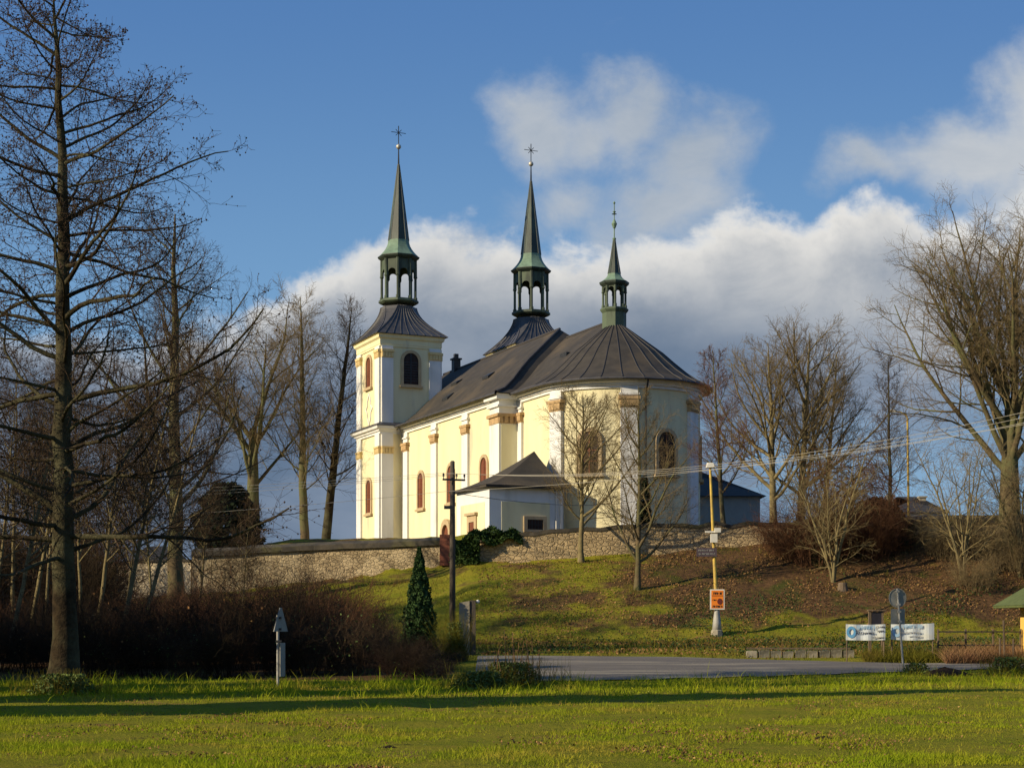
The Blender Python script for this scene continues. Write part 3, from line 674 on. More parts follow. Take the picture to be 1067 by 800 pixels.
# ------------------------------------------------------------------ walls round the churchyard
def wall(name, label, pts, m, thick=.55, cap=.18, capm=None, capover=.12, step=1.0, wob=.05, seed=1, roofcap=False):
    # pts: (px, Y, ybase, ytop) as read along the wall
    rng = np.random.default_rng(seed)
    Q = np.array([(PX(p, Y), Y, PZ(b, Y), PZ(t, Y)) for p, Y, b, t in pts])
    o0 = Q[0].copy(); L = np.concatenate([[0], np.cumsum(np.hypot(*np.diff(Q[:, :2], axis=0).T))])
    n = max(2, int(L[-1] / step)); s = np.linspace(0, L[-1], n + 1); R = np.array([np.interp(s, L, Q[:, k]) for k in range(4)]).T
    R[:, 3] += rng.normal(0, wob, n + 1)
    R[:, 2] = np.minimum(R[:, 2], [TZ(r[0], r[1] - .5) for r in R]) - .5
    T = np.gradient(R[:, :2], axis=0); T /= np.linalg.norm(T, axis=1)[:, None]; N_ = np.stack([T[:, 1], -T[:, 0]], 1)
    root = thing(name, label, 'wall', (o0[0], o0[1], TZ(o0[0], o0[1])))
    bz = root.location.z
    def strip(zlo, zhi, off0, off1, mid=None):
        mb = MB(); rings = []
        for i in range(n + 1):
            c = R[i, :2] - o0[:2]; f = c + N_[i] * off0; b = c + N_[i] * off1
            rg = [(*f, zlo[i] - bz), (*b, zlo[i] - bz), (*b, zhi[i] - bz)] + ([(*((f + b) / 2), zhi[i] - bz + mid)] if mid else []) + [(*f, zhi[i] - bz)]
            rings.append(rg)
        return mb.loft(rings)
    build('stonework', strip(R[:, 2], R[:, 3] - cap, 0, -thick), m, root)
    if capm: build('coping', strip(R[:, 3] - cap, R[:, 3], capover, -thick - capover, .22 if roofcap else None), capm, root)
    return root
wall('churchyard_wall', 'long weathered rubble wall with dark capped top left of the wooden pole', [(200, 104, 618, 575), (330, 104, 606, 568), (466, 102, 590, 562.5)], M['stone2'], cap=.32, capm=M['coping'], capover=.2, wob=.02, seed=2, roofcap=True)
wall('churchyard_wall', 'pale low stretch of wall at the far left behind thin trunks', [(108, 106, 627, 585), (199, 104.2, 620, 581)], M['stone3'], cap=.15, capm=M['coping'], seed=3)
wall('churchyard_wall', 'sunlit tan rubble retaining wall below the sacristy and apse', [(490, 98, 590, 562), (505, 97.6, 588, 561), (560, 97, 586, 552), (640, 97, 581, 547), (740, 97.5, 574, 545), (830, 97.6, 567, 543)], M['stone'], cap=.22, capm=M['coping'], capover=.06, wob=.07, seed=4)
wall('churchyard_wall', 'low capped wall behind the big lime at the right', [(831, 97.7, 567, 544), (950, 97, 561, 541), (1067, 96, 560, 539), (1250, 96, 560, 538)], M['stone'], cap=.3, capm=M['coping'], capover=.15, wob=.02, seed=5, roofcap=True)
mb = MB(); X = PX(464, 101.7); z = TZ(X, 101)
for k in range(9): mb.box(-.35 + .02 * (k % 2), .35 - .02 * (k % 3), -.32, .3, k * .22, k * .22 + .21)
o = build('brick_pier', mb, M['brick'], None); o.location = (X, 101.6, PZ(589, 101.6)); tag(o, 'crumbling red brick pier at the end of the weathered wall', 'pier')

# ------------------------------------------------------------------ houses behind
def house(label, x0, x1, y0, y1, zg, ze, zr, ridge='x', chim=(), wm='housewall', rm='houseroof', name='house', hip=1.0, wins=(-.5, .0, .5)):
    t = thing(name, label, 'house', ((x0 + x1) / 2, (y0 + y1) / 2, zg)); hx, hy = (x1 - x0) / 2, (y1 - y0) / 2; he, hr = ze - zg, zr - zg
    build('wall', MB().box(-hx, hx, -hy, hy, -2, he), M[wm], t)
    o = .5; e = [(-hx - o, -hy - o, he), (hx + o, -hy - o, he), (hx + o, hy + o, he), (-hx - o, hy + o, he)]
    if ridge == 'x': r = [(-hx - o + hip * hy, 0, hr), (hx + o - hip * hy, 0, hr)]; f = [(0, 1, 5, 4), (1, 2, 5), (2, 3, 4, 5), (3, 0, 4), (0, 3, 2, 1)]
    else: r = [(0, -hy - o + hip * hx, hr), (0, hy + o - hip * hx, hr)]; f = [(0, 1, 4), (1, 2, 5, 4), (2, 3, 5), (3, 0, 4, 5), (0, 3, 2, 1)]
    rf_ = build('roof', MB().add(e + r, f), M[rm], t)
    for (cx_, cy_, cz_) in chim:
        mb = MB().box(cx_ - .35, cx_ + .35, cy_ - .35, cy_ + .35, he, cz_ - zg); mb.box(cx_ - .45, cx_ + .45, cy_ - .45, cy_ + .45, cz_ - zg, cz_ - zg + .18); build('chimney', mb, M['concrete'], rf_)
    for k in wins:
        w = build('window', MB().box(k * hx * 1.2 - .55, k * hx * 1.2 + .55, -hy - .06, -hy + .1, he - 2.4, he - 1.0), M['plate'], t)
        build('pane', MB().box(k * hx * 1.2 - .45, k * hx * 1.2 + .45, -hy - .075, -hy, he - 2.3, he - 1.1), M['dark_glass'], w)
    return t
Yh = 140
house('pale low house with dark hipped roof right of the apse', PX(660, Yh), PX(792, Yh), Yh, Yh + 14, 8, PZ(517, Yh), PZ(490, Yh + 7), 'x', hip=1.0, wm='greywall', wins=(-.2,))
Yh = 170
house('distant house with two chimneys behind the low capped wall', PX(930, Yh), PX(984, Yh), Yh, Yh + 9, 8, PZ(534, Yh), PZ(517, Yh + 4), 'x', chim=((-2, 0, PZ(514, Yh)), (1.3, -1, PZ(516, Yh))))
Yh = 118
house('small dark roofed shed behind the pale far left wall', PX(146, Yh), PX(178, Yh), Yh, Yh + 4, 5.5, PZ(584, Yh), PZ(569, Yh + 2), 'x', name='shed', hip=.3)
# ------------------------------------------------------------------ trees
def interp_branch(P, R, idx, t):
    N = P.shape[1]; s = t * (N - 1); i = np.clip(s.astype(int), 0, N - 2); f = (s - i)[:, None]
    a, b = P[idx, i], P[idx, i + 1]; T = b - a; T /= np.linalg.norm(T, axis=1, keepdims=True) + 1e-9
    return a * (1 - f) + b * f, T, R[idx, i] * (1 - f[:, 0]) + R[idx, i + 1] * f[:, 0]
def branches(rng, P, R, n, t0, t1, ang, lens, rr, N, wob, up, shape=None, rmin=.006, flat=0.0, absl=False, bend=0.0, tip=.25, jit=(.65, 1.3)):
    K = P.shape[0]; idx = np.repeat(np.arange(K), n)
    t = t0 + (t1 - t0) * ((np.tile(np.arange(n), K) + rng.random(K * n)) / n)
    pos, T, rad = interp_branch(P, R, idx, t)
    ref = rng.normal(size=(K * n, 3)); ref[:, 2] *= (1 - flat)
    ph = np.tile(np.arange(n), K) * 2.39996 + np.repeat(rng.random(K) * 6.28, n) + rng.normal(0, .4, K * n)
    ax = np.where(np.abs(T[:, 2:3]) > .9, [[1., 0, 0]], [[0, 0, 1.]]); U = np.cross(T, ax); U /= np.linalg.norm(U, axis=1, keepdims=True) + 1e-9; V = np.cross(T, U)
    Pp = np.cos(ph)[:, None] * U + np.sin(ph)[:, None] * V
    if flat: Pp[:, 2] *= (1 - flat); Pp /= np.linalg.norm(Pp, axis=1, keepdims=True) + 1e-9
    a = np.radians(rng.uniform(ang[0], ang[1], K * n))[:, None]
    d = np.cos(a) * T + np.sin(a) * Pp
    LP = np.linalg.norm(np.diff(P, axis=1), axis=2).sum(1)[idx]
    L = (lens if absl else LP * lens) * (shape(t) if shape else 1.0) * rng.uniform(jit[0], jit[1], K * n)
    pts = [pos]; st = (L / (N - 1))[:, None]
    for k in range(N - 1):
        pts.append(pts[-1] + d * st)
        d = d + rng.normal(0, wob, d.shape); d[:, 2] += up + bend * (k / (N - 1)); d /= np.linalg.norm(d, axis=1, keepdims=True)
    r0 = np.clip(np.minimum(rad * .8, rr * L), rmin, None)
    R2 = r0[:, None] * (1 - (1 - tip) * np.linspace(0, 1, N)[None]); R2 = np.clip(R2, rmin * .7, None)
    return np.stack(pts, 1), R2
def trunk_line(rng, H, r0, lean=(0, 0), N=18, wob=.12, tipf=.08, flare=.5):
    t = np.linspace(0, 1, N); x = lean[0] * t + np.cumsum(rng.normal(0, wob, N)) * .35; y = lean[1] * t + np.cumsum(rng.normal(0, wob, N)) * .35
    x -= x[0]; y -= y[0]
    P = np.stack([x, y, H * t - .25 * (t == 0)], 1); R = r0 * ((1 - t) ** .8 * (1 - tipf) + tipf) + r0 * flare * np.exp(-t * H / .45)
    return P[None], R[None]
def assemble(name, label, cat, loc, wood, twigs, mt, mc, group=None, extra=None, crown='crown'):
    root = thing(name, label, cat, loc, 0, group)
    def emit(nm, lst, m):
        V = []; Fc = []; o = 0
        for P, R, s in lst:
            v, f = tubes(P, R, s); V.append(v); Fc.append(f + o); o += len(v)
        return fast(nm, np.concatenate(V), np.concatenate(Fc), m, root, True)
    emit('trunk', wood, mt); c = emit(crown, twigs, mc) if twigs else None
    return root, c
def bare_tree(label, px, Y, H, r0, seed, kind='fan', group=None, mt='bark', mc='twig', lean=(0, 0), name='bare_tree', dens=1.0, z=None, cat='tree', wide=1.0, low=None):
    rng = np.random.default_rng(seed); X = PX(px, Y); z = TZ(X, Y) if z is None else z
    px_m = Y / F; rm = max(.005, px_m * .125); wood = []; tw = []
    if kind == 'fan':        # short trunk, many rising limbs
        P0_, R0 = trunk_line(rng, H * .93, r0, lean, 16, .06 * H / 12)
        P1, R1 = branches(rng, P0_, R0, int(24 * dens), low or .14, .92, (34, 62), H * .46 * wide, .016, 10, .08, .06, lambda t: np.clip(1.25 - t, .25, 1), rm * 1.6, absl=True)
        P2, R2 = branches(rng, P1, R1, 12, .15, .98, (25, 55), .44, .012, 7, .10, .06, lambda t: 1.2 - .8 * t, rm * 1.2)
        P3, R3 = branches(rng, P2, R2, 9, .12, 1, (20, 55), .42, .010, 5, .12, .06, None, rm)
        wood = [(P0_, R0, 9), (P1, R1, 6)]; tw = [(P2, R2, 4), (P3, R3, 3)]
        if 1:
            P4, R4 = branches(rng, P3, R3, 2, .3, 1, (25, 50), .5, .010, 4, .12, .06, None, rm * .8); tw.append((P4, R4, 3))
    elif kind == 'lime':     # massive trunk splitting into a few long limbs
        P0_, R0 = trunk_line(rng, H * (.38 if dens > 1.5 else .45), r0, lean, 12, .05, .45, .4)
        Pl, Rl = branches(rng, P0_, R0, int(9 * dens), .48, 1.0, (8, 46), H * (.53 if dens > 1.5 else .50) * wide, .0165, 12, .07, .055, lambda t: .8 + .3 * t, rm * 3, absl=True, tip=.12, jit=(.82, 1.12))
        P1, R1 = branches(rng, Pl, Rl, 12, .18, .98, (25, 55), .36, .014, 8, .10, .05, lambda t: 1.25 - .8 * t, rm * 1.8)
        P2, R2 = branches(rng, P1, R1, 9, .15, 1, (25, 60), .44, .011, 6, .14, .02, None, rm * 1.2)
        P3, R3 = branches(rng, P2, R2, 9, .12, 1, (25, 65), .45, .010, 5, .16, .0, None, rm)
        wood = [(P0_, R0, 12), (Pl, Rl, 8), (P1, R1, 5)]; tw = [(P2, R2, 4), (P3, R3, 3)]
    elif kind == 'pole':     # slim straight stem, sparse rising side branches
        P0_, R0 = trunk_line(rng, H, r0, lean, 18, .05 * H / 12, .06, .3)
        P1, R1 = branches(rng, P0_, R0, int(34 * dens), low or .25, .97, (35, 60), H * .24 * wide, .013, 8, .09, .07, lambda t: np.clip(1.3 - t, .3, 1), rm * 1.5, absl=True)
        P2, R2 = branches(rng, P1, R1, 10, .15, 1, (25, 60), .44, .010, 6, .13, .04, None, rm * 1.1)
        P3, R3 = branches(rng, P2, R2, 9, .2, 1, (25, 55), .45, .010, 5, .13, .03, None, rm)
        wood = [(P0_, R0, 8), (P1, R1, 5)]; tw = [(P2, R2, 3), (P3, R3, 3)]
    elif kind == 'multi':    # several stems from the ground
        ns = 6; Ps = []; Rs = []
        for k in range(ns):
            an = 2 * math.pi * k / ns + rng.normal(0, .3); sp_ = rng.uniform(.15, .5) * H * wide
            t = np.linspace(0, 1, 12); hh = H * rng.uniform(.7, 1)
            b = np.stack([np.cos(an) * sp_ * t ** 1.3, np.sin(an) * sp_ * t ** 1.3, hh * t - .2 * (t == 0)], 1); b[1:, :2] += np.cumsum(rng.normal(0, .05, (11, 2)), 0)
            Ps.append(b); Rs.append(r0 * rng.uniform(.5, 1) * (1 - .85 * t))
        P0_, R0 = np.array(Ps), np.array(Rs)
        P1, R1 = branches(rng, P0_, R0, int(9 * dens), .12, .95, (30, 65), H * .34, .013, 8, .12, .02, lambda t: 1.2 - .8 * t, rm * 1.4, absl=True)
        P2, R2 = branches(rng, P1, R1, 8, .2, 1, (25, 60), .42, .010, 6, .14, .02, None, rm * 1.1)
        P3, R3 = branches(rng, P2, R2, 5, .2, 1, (25, 60), .45, .010, 5, .14, .0, None, rm)
        wood = [(P0_, R0, 7), (P1, R1, 5)]; tw = [(P2, R2, 3), (P3, R3, 3)]
    return assemble(name, label, cat, (X, Y, z), wood, tw, M[mt], M[mc], group)

# the tall alder in the foreground
def alder():
    rng = np.random.default_rng(11); Y = 36.7; X = PX(66, Y); H = 16.4
    P0_, R0 = trunk_line(rng, H, .30, (-.25, .3), 26, .10, .05, .9)
    P1, R1 = branches(rng, P0_, R0, 88, .19, .985, (50, 96), 5.6, .0125, 14, .095, -.006, lambda t: np.clip(1.18 - t * .82, .15, 1), .010, absl=True, bend=.10)
    P2, R2 = branches(rng, P1, R1, 11, .16, .99, (32, 70), .34, .010, 8, .13, .012, lambda t: 1.25 - .8 * t, .006, flat=.35)
    P3, R3 = branches(rng, P2, R2, 8, .15, 1, (30, 65), .42, .009, 6, .16, .01, None, .0055, flat=.2)
    P4, R4 = branches(rng, P3, R3, 2, .35, 1, (30, 70), .45, .009, 4, .15, 0, None, .0048)
    root, c = assemble('alder_tree', 'tall bare alder with dark cones in the left foreground', 'tree', (X, Y, TZ(X, Y)), [(P0_, R0, 14), (P1, R1, 6)], [(P2, R2, 4), (P3, R3, 3), (P4, R4, 3)], M['bark_dark'], M['twig_dark'])
    tips = np.concatenate([P3[:, -1], P4[:, -1], P3[:, 3]]); tips = tips[rng.random(len(tips)) < .30]
    K = len(tips); q = np.array([[1, 0, 0], [0, 1, 0], [-1, 0, 0], [0, -1, 0], [0, 0, 1.3], [0, 0, -1.3]]) * .017
    V = (tips[:, None] + q[None] * rng.uniform(.7, 1.5, (K, 1, 1))).reshape(-1, 3)
    f = np.array([[0, 1, 4], [1, 2, 4], [2, 3, 4], [3, 0, 4], [1, 0, 5], [2, 1, 5], [3, 2, 5], [0, 3, 5]])
    cn = fast('cones', V, (np.arange(K)[:, None, None] * 6 + f[None]).reshape(-1, 3), M['catkin'], c); tag(cn, kind='stuff')
alder()

BT = bare_tree
BT('tall many limbed bare tree in front of the far left wall', 182, 92, 25, .50, 21, 'fan', mt='bark', mc='twig_dark', dens=1.3, wide=.72, low=.25)
BT('forked bare tree behind the wall nearest the far left', 264, 158, 30, .8, 22, 'lime', mt='bark', mc='twig', wide=.9, z=7.6)
BT('straight slim bare tree behind wall, midway to the tower', 318, 158, 26.5, .5, 23, 'pole', lean=(-.4, 0), mt='bark', z=7.6, dens=1.3)
BT('dark bare tree leaning right, closest left of the bell tower', 337, 160, 26, .52, 24, 'pole', lean=(2.9, 0), mt='bark_dark', mc='twig_dark', z=7.6, dens=1.3)
BT('hazy bare treetop seen behind nave roof', 474, 215, 35, .5, 25, 'lime', mt='bark', z=5, wide=.6)
BT('fine bare tree whose thin base meets the tan wall before the apse', 606, 95.5, 11.1, .17, 26, 'fan', mt='bark_pale', mc='twig', dens=1.3, wide=.95, low=.2)
BT('mossy bare tree on mid slope before the apse pilaster', 664, 88.2, 12.2, .16, 27, 'fan', mt='bark', mc='twig', wide=.80, low=.10, lean=(.15, 0))
BT('slender upright tree just right of apse eave', 754, 100.5, 12.4, .16, 28, 'fan', mt='bark', mc='twig_red', wide=.62, lean=(-.7, 0), low=.2)
BT('leftmost of the close olive trees right of the yellow lamp post', 806, 106, 13.6, .26, 29, 'fan', mt='bark_pale', mc='twig', lean=(-.2, 0), wide=1.15)
BT('thickest of the close olive trees right of the yellow lamp post', 834, 107, 14.4, .28, 30, 'fan', mt='bark_pale', mc='twig', lean=(.5, 0), wide=1.15)
BT('tree between the olive clump and weeping tree, leaning right', 858, 110, 13.6, .2, 31, 'fan', mt='bark_pale', mc='twig', lean=(.8, 0), wide=.8)
BT('slim dark single stemmed tree beside the distant yellow lamp', 928, 93.5, 11.6, .15, 32, 'pole', mt='bark_dark', mc='twig_dark', lean=(-.1, 0), wide=.85)
BT('huge spreading bare lime at the right edge', 1052, 94.5, 21.0, .70, 33, 'lime', mt='bark', mc='twig', wide=1.12, dens=2.2)
BT('second bare lime leaning out of the right edge', 1085, 108, 21, .5, 34, 'lime', mt='bark', mc='twig_red', wide=.9, lean=(1, 0))
BT('small many stemmed tree on leafy slope above the banners', 868, 88.5, 8.0, .11, 35, 'multi', mt='bark_pale', mc='twig_pale', wide=.9, cat='tree', name='young_tree')
BT('mossy young tree clump on slope above the kiosk fence', 1003, 87.5, 9.0, .10, 36, 'multi', mt='bark_pale', mc='twig_pale', wide=.7, cat='tree', name='young_tree')
BT('brown brushy young tree on top of slope beside weeping tree', 846, 94, 5.4, .07, 37, 'multi', mt='bark', mc='twig', wide=1.0, name='young_tree')
BT('thin young tree between the right lime and the edge', 1062, 88, 9.2, .10, 38, 'multi', mt='bark', mc='twig', wide=.8, name='young_tree')

def weeping():
    rng = np.random.default_rng(41); Y = 94.5; X = PX(886, Y)
    P0_, R0 = trunk_line(rng, 4.6, .16, (.2, 0), 10, .05)
    P1, R1 = branches(rng, P0_, R0, 38, .3, 1, (30, 75), 2.9, .02, 12, .08, -.05, None, .02, absl=True, bend=-.42)
    P2, R2 = branches(rng, P1, R1, 16, .15, 1, (20, 60), .5, .011, 8, .10, -.16, None, .010)
    P3, R3 = branches(rng, P2, R2, 6, .2, 1, (15, 45), .5, .010, 5, .1, -.14, None, .008)
    assemble('weeping_tree', 'rust brown weeping tree beside the dark yew', 'tree', (X, Y, TZ(X, Y)), [(P0_, R0, 8), (P1, R1, 5)], [(P2, R2, 3), (P3, R3, 3)], M['bark'], M['twig_red'])
weeping()

def leafcloud(rng, n, shape, size, flat=.0):
    """n small leaf faces: shape(rng, n) gives points"""
    c = shape(rng, n); a = rng.normal(size=(len(c), 3)); a /= np.linalg.norm(a, axis=1)[:, None]
    b = np.cross(a, rng.normal(size=(len(c), 3))); b /= np.linalg.norm(b, axis=1)[:, None]
    s = size * rng.uniform(.6, 1.4, (len(c), 1))
    V = np.stack([c - a * s * .5, c + b * s * .5, c + a * s * .8, c - b * s * .5], 1).reshape(-1, 3)
    return V, np.arange(len(c) * 4).reshape(-1, 4)
def cone_shape(H, R, p=.9, gaps=5):
    def f(rng, n):
        z = rng.random(n) ** 1.1; an = rng.random(n) * 6.28
        rr = R * np.clip(1.0 - z, .02, 1) ** p * (1 - .25 * np.exp(-z * 12)); lump = 1 + .16 * np.sin(an * gaps + z * 22) + .10 * np.sin(an * 9 - z * 31)
        r = rr * lump * (1 - .55 * rng.random(n) ** 2.2)
        return np.stack([r * np.cos(an), r * np.sin(an), .1 + z * H], 1)
    return f
def conifer(name, label, px, Y, H, R, m, n, size, seed, cat='conifer', z=None, p=.9, gaps=5):
    rng = np.random.default_rng(seed); X = PX(px, Y); z = TZ(X, Y) if z is None else z
    root = thing(name, label, cat, (X, Y, z)); build('trunk', MB().lathe(0, 0, [(.09 + R * .06, -.2), (.05, H * .8)], 8), M['bark_dark'], root)
    V, f = leafcloud(rng, n, cone_shape(H, R, p, gaps), size); fast('crown', V, f, m, root)
conifer('thuja_tree', 'dark green cone shaped thuja left of the wooden pole', 437, 58, 3.85, .72, M['conifer'], 12000, .075, 51, p=.8, gaps=4)
conifer('thuja_tree', 'narrow dark thuja standing close against the apse wall', 671, 108, 4.2, .5, M['conifer_dark'], 3500, .2, 52, z=7.3, p=.35)
conifer('yew_tree', 'broad dark yew mound left of the low capped wall', 914, 95, 2.8, 2.4, M['conifer_dark'], 9000, .25, 53, cat='yew', p=.55)
conifer('yew_tree', 'dark evergreen behind the wall below the forked tree', 236, 114, 4.6, 2.6, M['conifer_dark'], 7000, .24, 54, cat='evergreen', p=.35, gaps=3, z=7.0)
for k, (x, y, h, r, lab) in enumerate((  # unseen spruces added out of frame to shade meadow, thicket and bank
    (-25, 33.0, 11.5, 2.4, 'dark added shade spruce beyond the left edge, nearest the thicket corner'), (-27, 37.5, 12.5, 2.6, 'tall added shade spruce in the middle of the row beyond the left edge'),
    (-26, 42.5, 11.5, 2.6, 'broad added shade spruce beyond the left edge beside the thicket'), (-29, 49.6, 15.5, 2.3, 'tallest added shade spruce beyond the left edge furthest back'),
    (-16.5, 25.6, 12.5, 1.9, 'slim unseen shade spruce alone beyond the left edge of the meadow'), (-19.5, 29.6, 13, 1.5, 'thin unseen shade spruce beside the slim lone one beyond the left edge'))):
    conifer('shade_spruce', lab, CX + x / y * F, y, h, r, M['conifer_dark'], 6000, .5, 60 + k, cat='spruce', p=.55, z=0)

# slender leaning stems at the left
stem_lab = 'slender leaning bare trunk in the thicket at the left'
spec = [(8, 55, 11, .09, (2.2, 0)), (28, 60, 12, .10, (2.0, 0)), (45, 66, 11, .08, (.9, 0)), (98, 62, 11, .10, (1.5, 0)), (122, 58, 11.5, .10, (2.3, 0)), (140, 56, 10, .09, (2.6, .0)), (84, 70, 12, .09, (-.4, 0)), (12, 72, 13, .11, (.3, 0)), (32, 80, 13, .08, (.6, 0)), (58, 78, 12, .08, (-.5, 0)), (108, 82, 12, .08, (.4, 0)), (128, 80, 11, .07, (1.2, 0)), (160, 78, 12, .08, (-.6, 0)), (205, 76, 9, .07, (.8, 0)), (-8, 58, 10, .08, (1.0, 0)), (250, 72, 6.5, .05, (.5, 0))]
whr = ['leftmost slender pale trunk, leaning right at the left edge', 'slender pale trunk just right of the leftmost one', 'thin straight trunk close left of the alder', 'thin leaning trunk close right of the alder', 'slender trunk leaning right before the pale far wall', 'rightmost slender trunk, leaning strongly right above dark bushes', 'thin dark trunk half behind the alder', 'upright thin trunk far back at the left edge', 'thin trunk in the back row, midway between left edge and alder', 'thin trunk in the back row, close behind the alder on its left', 'thin trunk far back just right of the alder', 'thin crooked trunk in front of pale far wall', 'thin pale trunk left of the many limbed tree', 'thin pale trunk right of the many limbed tree', 'low thin trunk leaning out over the left edge', 'short thin trunk rising from bushes behind the triangular sign']
for k, (px, Y, H, r, ln) in enumerate(spec):
    BT(whr[k], px, Y, H, r, 70 + k, 'pole', mt='bark_pale', mc='twig_dark', lean=ln, wide=1.0, dens=1.1, name='slender_tree', group='slender trees in the left thicket', low=.3)

# ------------------------------------------------------------------ thicket of dark shrubs
def shrub_proto(seed, H, R, mname, ns=90, name='shrub', leaf=None):
    rng = np.random.default_rng(seed); N = 8; an = rng.random(ns) * 6.28; rad = R * np.sqrt(rng.random(ns)) * .55
    d = np.stack([np.cos(an) * rng.uniform(.1, .6, ns), np.sin(an) * rng.uniform(.1, .6, ns), np.ones(ns)], 1); d /= np.linalg.norm(d, axis=1)[:, None]
    L = H * rng.uniform(.6, 1.08, ns); p = np.stack([np.cos(an) * rad, np.sin(an) * rad, np.full(ns, -.1)], 1); pts = [p]
    for k in range(N - 1):
        pts.append(pts[-1] + d * (L / (N - 1))[:, None]); d = d + rng.normal(0, .09, d.shape); d[:, 2] -= .015; d /= np.linalg.norm(d, axis=1)[:, None]
    P0_ = np.stack(pts, 1); R0 = np.repeat((.013 * (1 - .6 * np.linspace(0, 1, N)))[None], ns, 0)
    P1, R1 = branches(rng, P0_, R0, 9, .15, 1, (25, 60), .36, .008, 5, .14, .03, None, .006)
    P2, R2 = branches(rng, P1, R1, 4, .2, 1, (25, 60), .5, .008, 4, .14, .02, None, .005)
    root = thing(name, '', 'shrub', (0, 0, 0))
    V = []; Fc = []; o = 0
    for P, R_, s in ((P0_, R0, 4), (P1, R1, 3), (P2, R2, 3)):
        v, f = tubes(P, R_, s); V.append(v); Fc.append(f + o); o += len(v)
    fast('stems', np.concatenate(V), np.concatenate(Fc), M[mname], root)
    if leaf:
        tips = np.concatenate([P2[:, -1], P1[:, -1]]); tips = tips[rng.random(len(tips)) < leaf[1]]
        v, f = leafcloud(rng, len(tips), lambda r, n: tips, .07); fast('leaves', v, f, M[leaf[0]], root)
    return root
protos = [shrub_proto(81, 2.3, 1.5, 'bush', 70), shrub_proto(82, 2.6, 1.4, 'bush', 60, leaf=('dryleaf', .02)), shrub_proto(83, 2.0, 1.6, 'twig_dark', 60, leaf=('weed', .05)), shrub_proto(84, 2.7, 1.2, 'twig_red', 45)]
rng = np.random.default_rng(8); used = set()
adj = ['dark reddish bare shrub', 'dense dusky bare shrub with a few dry leaves', 'brown bare shrub with some green leaves', 'tall loose reddish shrub']
spots = []
for row, (Y, n, x0, x1) in enumerate(((46.5, 12, -20, 470), (50.5, 13, -30, 478), (55.5, 13, -30, 440), (61, 12, -30, 400), (68, 11, -30, 390), (76, 10, 30, 360))):
    for k in range(n):
        spots.append((x0 + (x1 - x0) * (k + .5 + rng.uniform(-.3, .3)) / n, Y + rng.uniform(-1.6, 1.6), row))
for (px, Y, row) in spots:
    k = int(rng.integers(4)) if row > 1 else int(rng.integers(3)); X = PX(px, Y)
    ztop = PZ(np.interp(px, (-40, 90, 140, 220, 300, 350, 390, 420, 450, 480), (634, 632, 630, 624, 615, 620, 640, 658, 666, 674)) + (14, 8, 2, 0, 0, 0)[row], Y)
    sc = max(.28, (ztop - TZ(X, Y)) / 2.35) * rng.uniform(.68, 1.18); sc = min(sc, 1.35)
    pos = ('along the left meadow edge', 'in front rows of the left thicket', 'amid the left thicket', 'amid the left thicket', 'at the back of the left thicket', 'at the back of the left thicket')[row]
    o = copy_tree(protos[k]) if k in used else protos[k]; used.add(k)
    o.location = (X, Y, TZ(X, Y)); o.rotation_euler = (0, 0, rng.uniform(0, 6.28)); o.scale = (max(.6, sc), max(.6, sc), sc)
    o['label'] = f'{adj[k]} {pos}'; o['group'] = f'{adj[k]}s {pos}'

for k in range(16):       # taller brush that closes the view at the far left
    px = -70 + 178 * (k + rng.uniform(0, .8)) / 16; Y = (74, 84, 94, 102)[k % 4] + rng.uniform(-2, 2); X = PX(px, Y); q = k % 4
    o = copy_tree(protos[q]); o.location = (X, Y, TZ(X, Y)); o.rotation_euler = (0, 0, k * 2.1); sc = rng.uniform(1.5, 2.2); o.scale = (sc, sc, sc * 1.1)
    o['label'] = f'{adj[q]} grown tall at the far left edge'; o['group'] = f'{adj[q]}s grown tall at the far left edge'
# brown brush along the top of the slope at the right, lighter twigs
bp = shrub_proto(91, 2.4, 1.9, 'twig', ns=60); first = True
for k, (px, Y, sc) in enumerate(((838, 94, .6), (905, 93, .7), (950, 94, .6), (985, 91, .9), (1030, 92, .9), (1050, 89, .9), (1075, 88, 1), (1015, 86, .8))):
    o = bp if first else copy_tree(bp); first = False; X = PX(px, Y)
    o.location = (X, Y, TZ(X, Y)); o.rotation_euler = (0, 0, k * 1.7); o.scale = (sc, sc, sc); o['group'] = 'brown brush on the right slope'
    o['label'] = 'brown twiggy brush growing below the wall on the right slope' if px < 960 else 'brown twiggy brush on the slope above the kiosk fence'

for k, (px, Y, sc) in enumerate(((828, 92.5, 1.0), (850, 91.5, 1.3), (872, 93.0, 1.4), (896, 92.2, 1.25), (918, 92, 1.0), (812, 94, .8))):
    o = copy_tree(protos[3]); X = PX(px, Y); o.location = (X, Y, TZ(X, Y)); o.rotation_euler = (0, 0, k * 1.3); o.scale = (sc * 1.2, sc * 1.2, sc)
    o['label'] = 'reddish twiggy shrub crowding round the weeping tree'; o['group'] = 'reddish shrubs round the weeping tree'
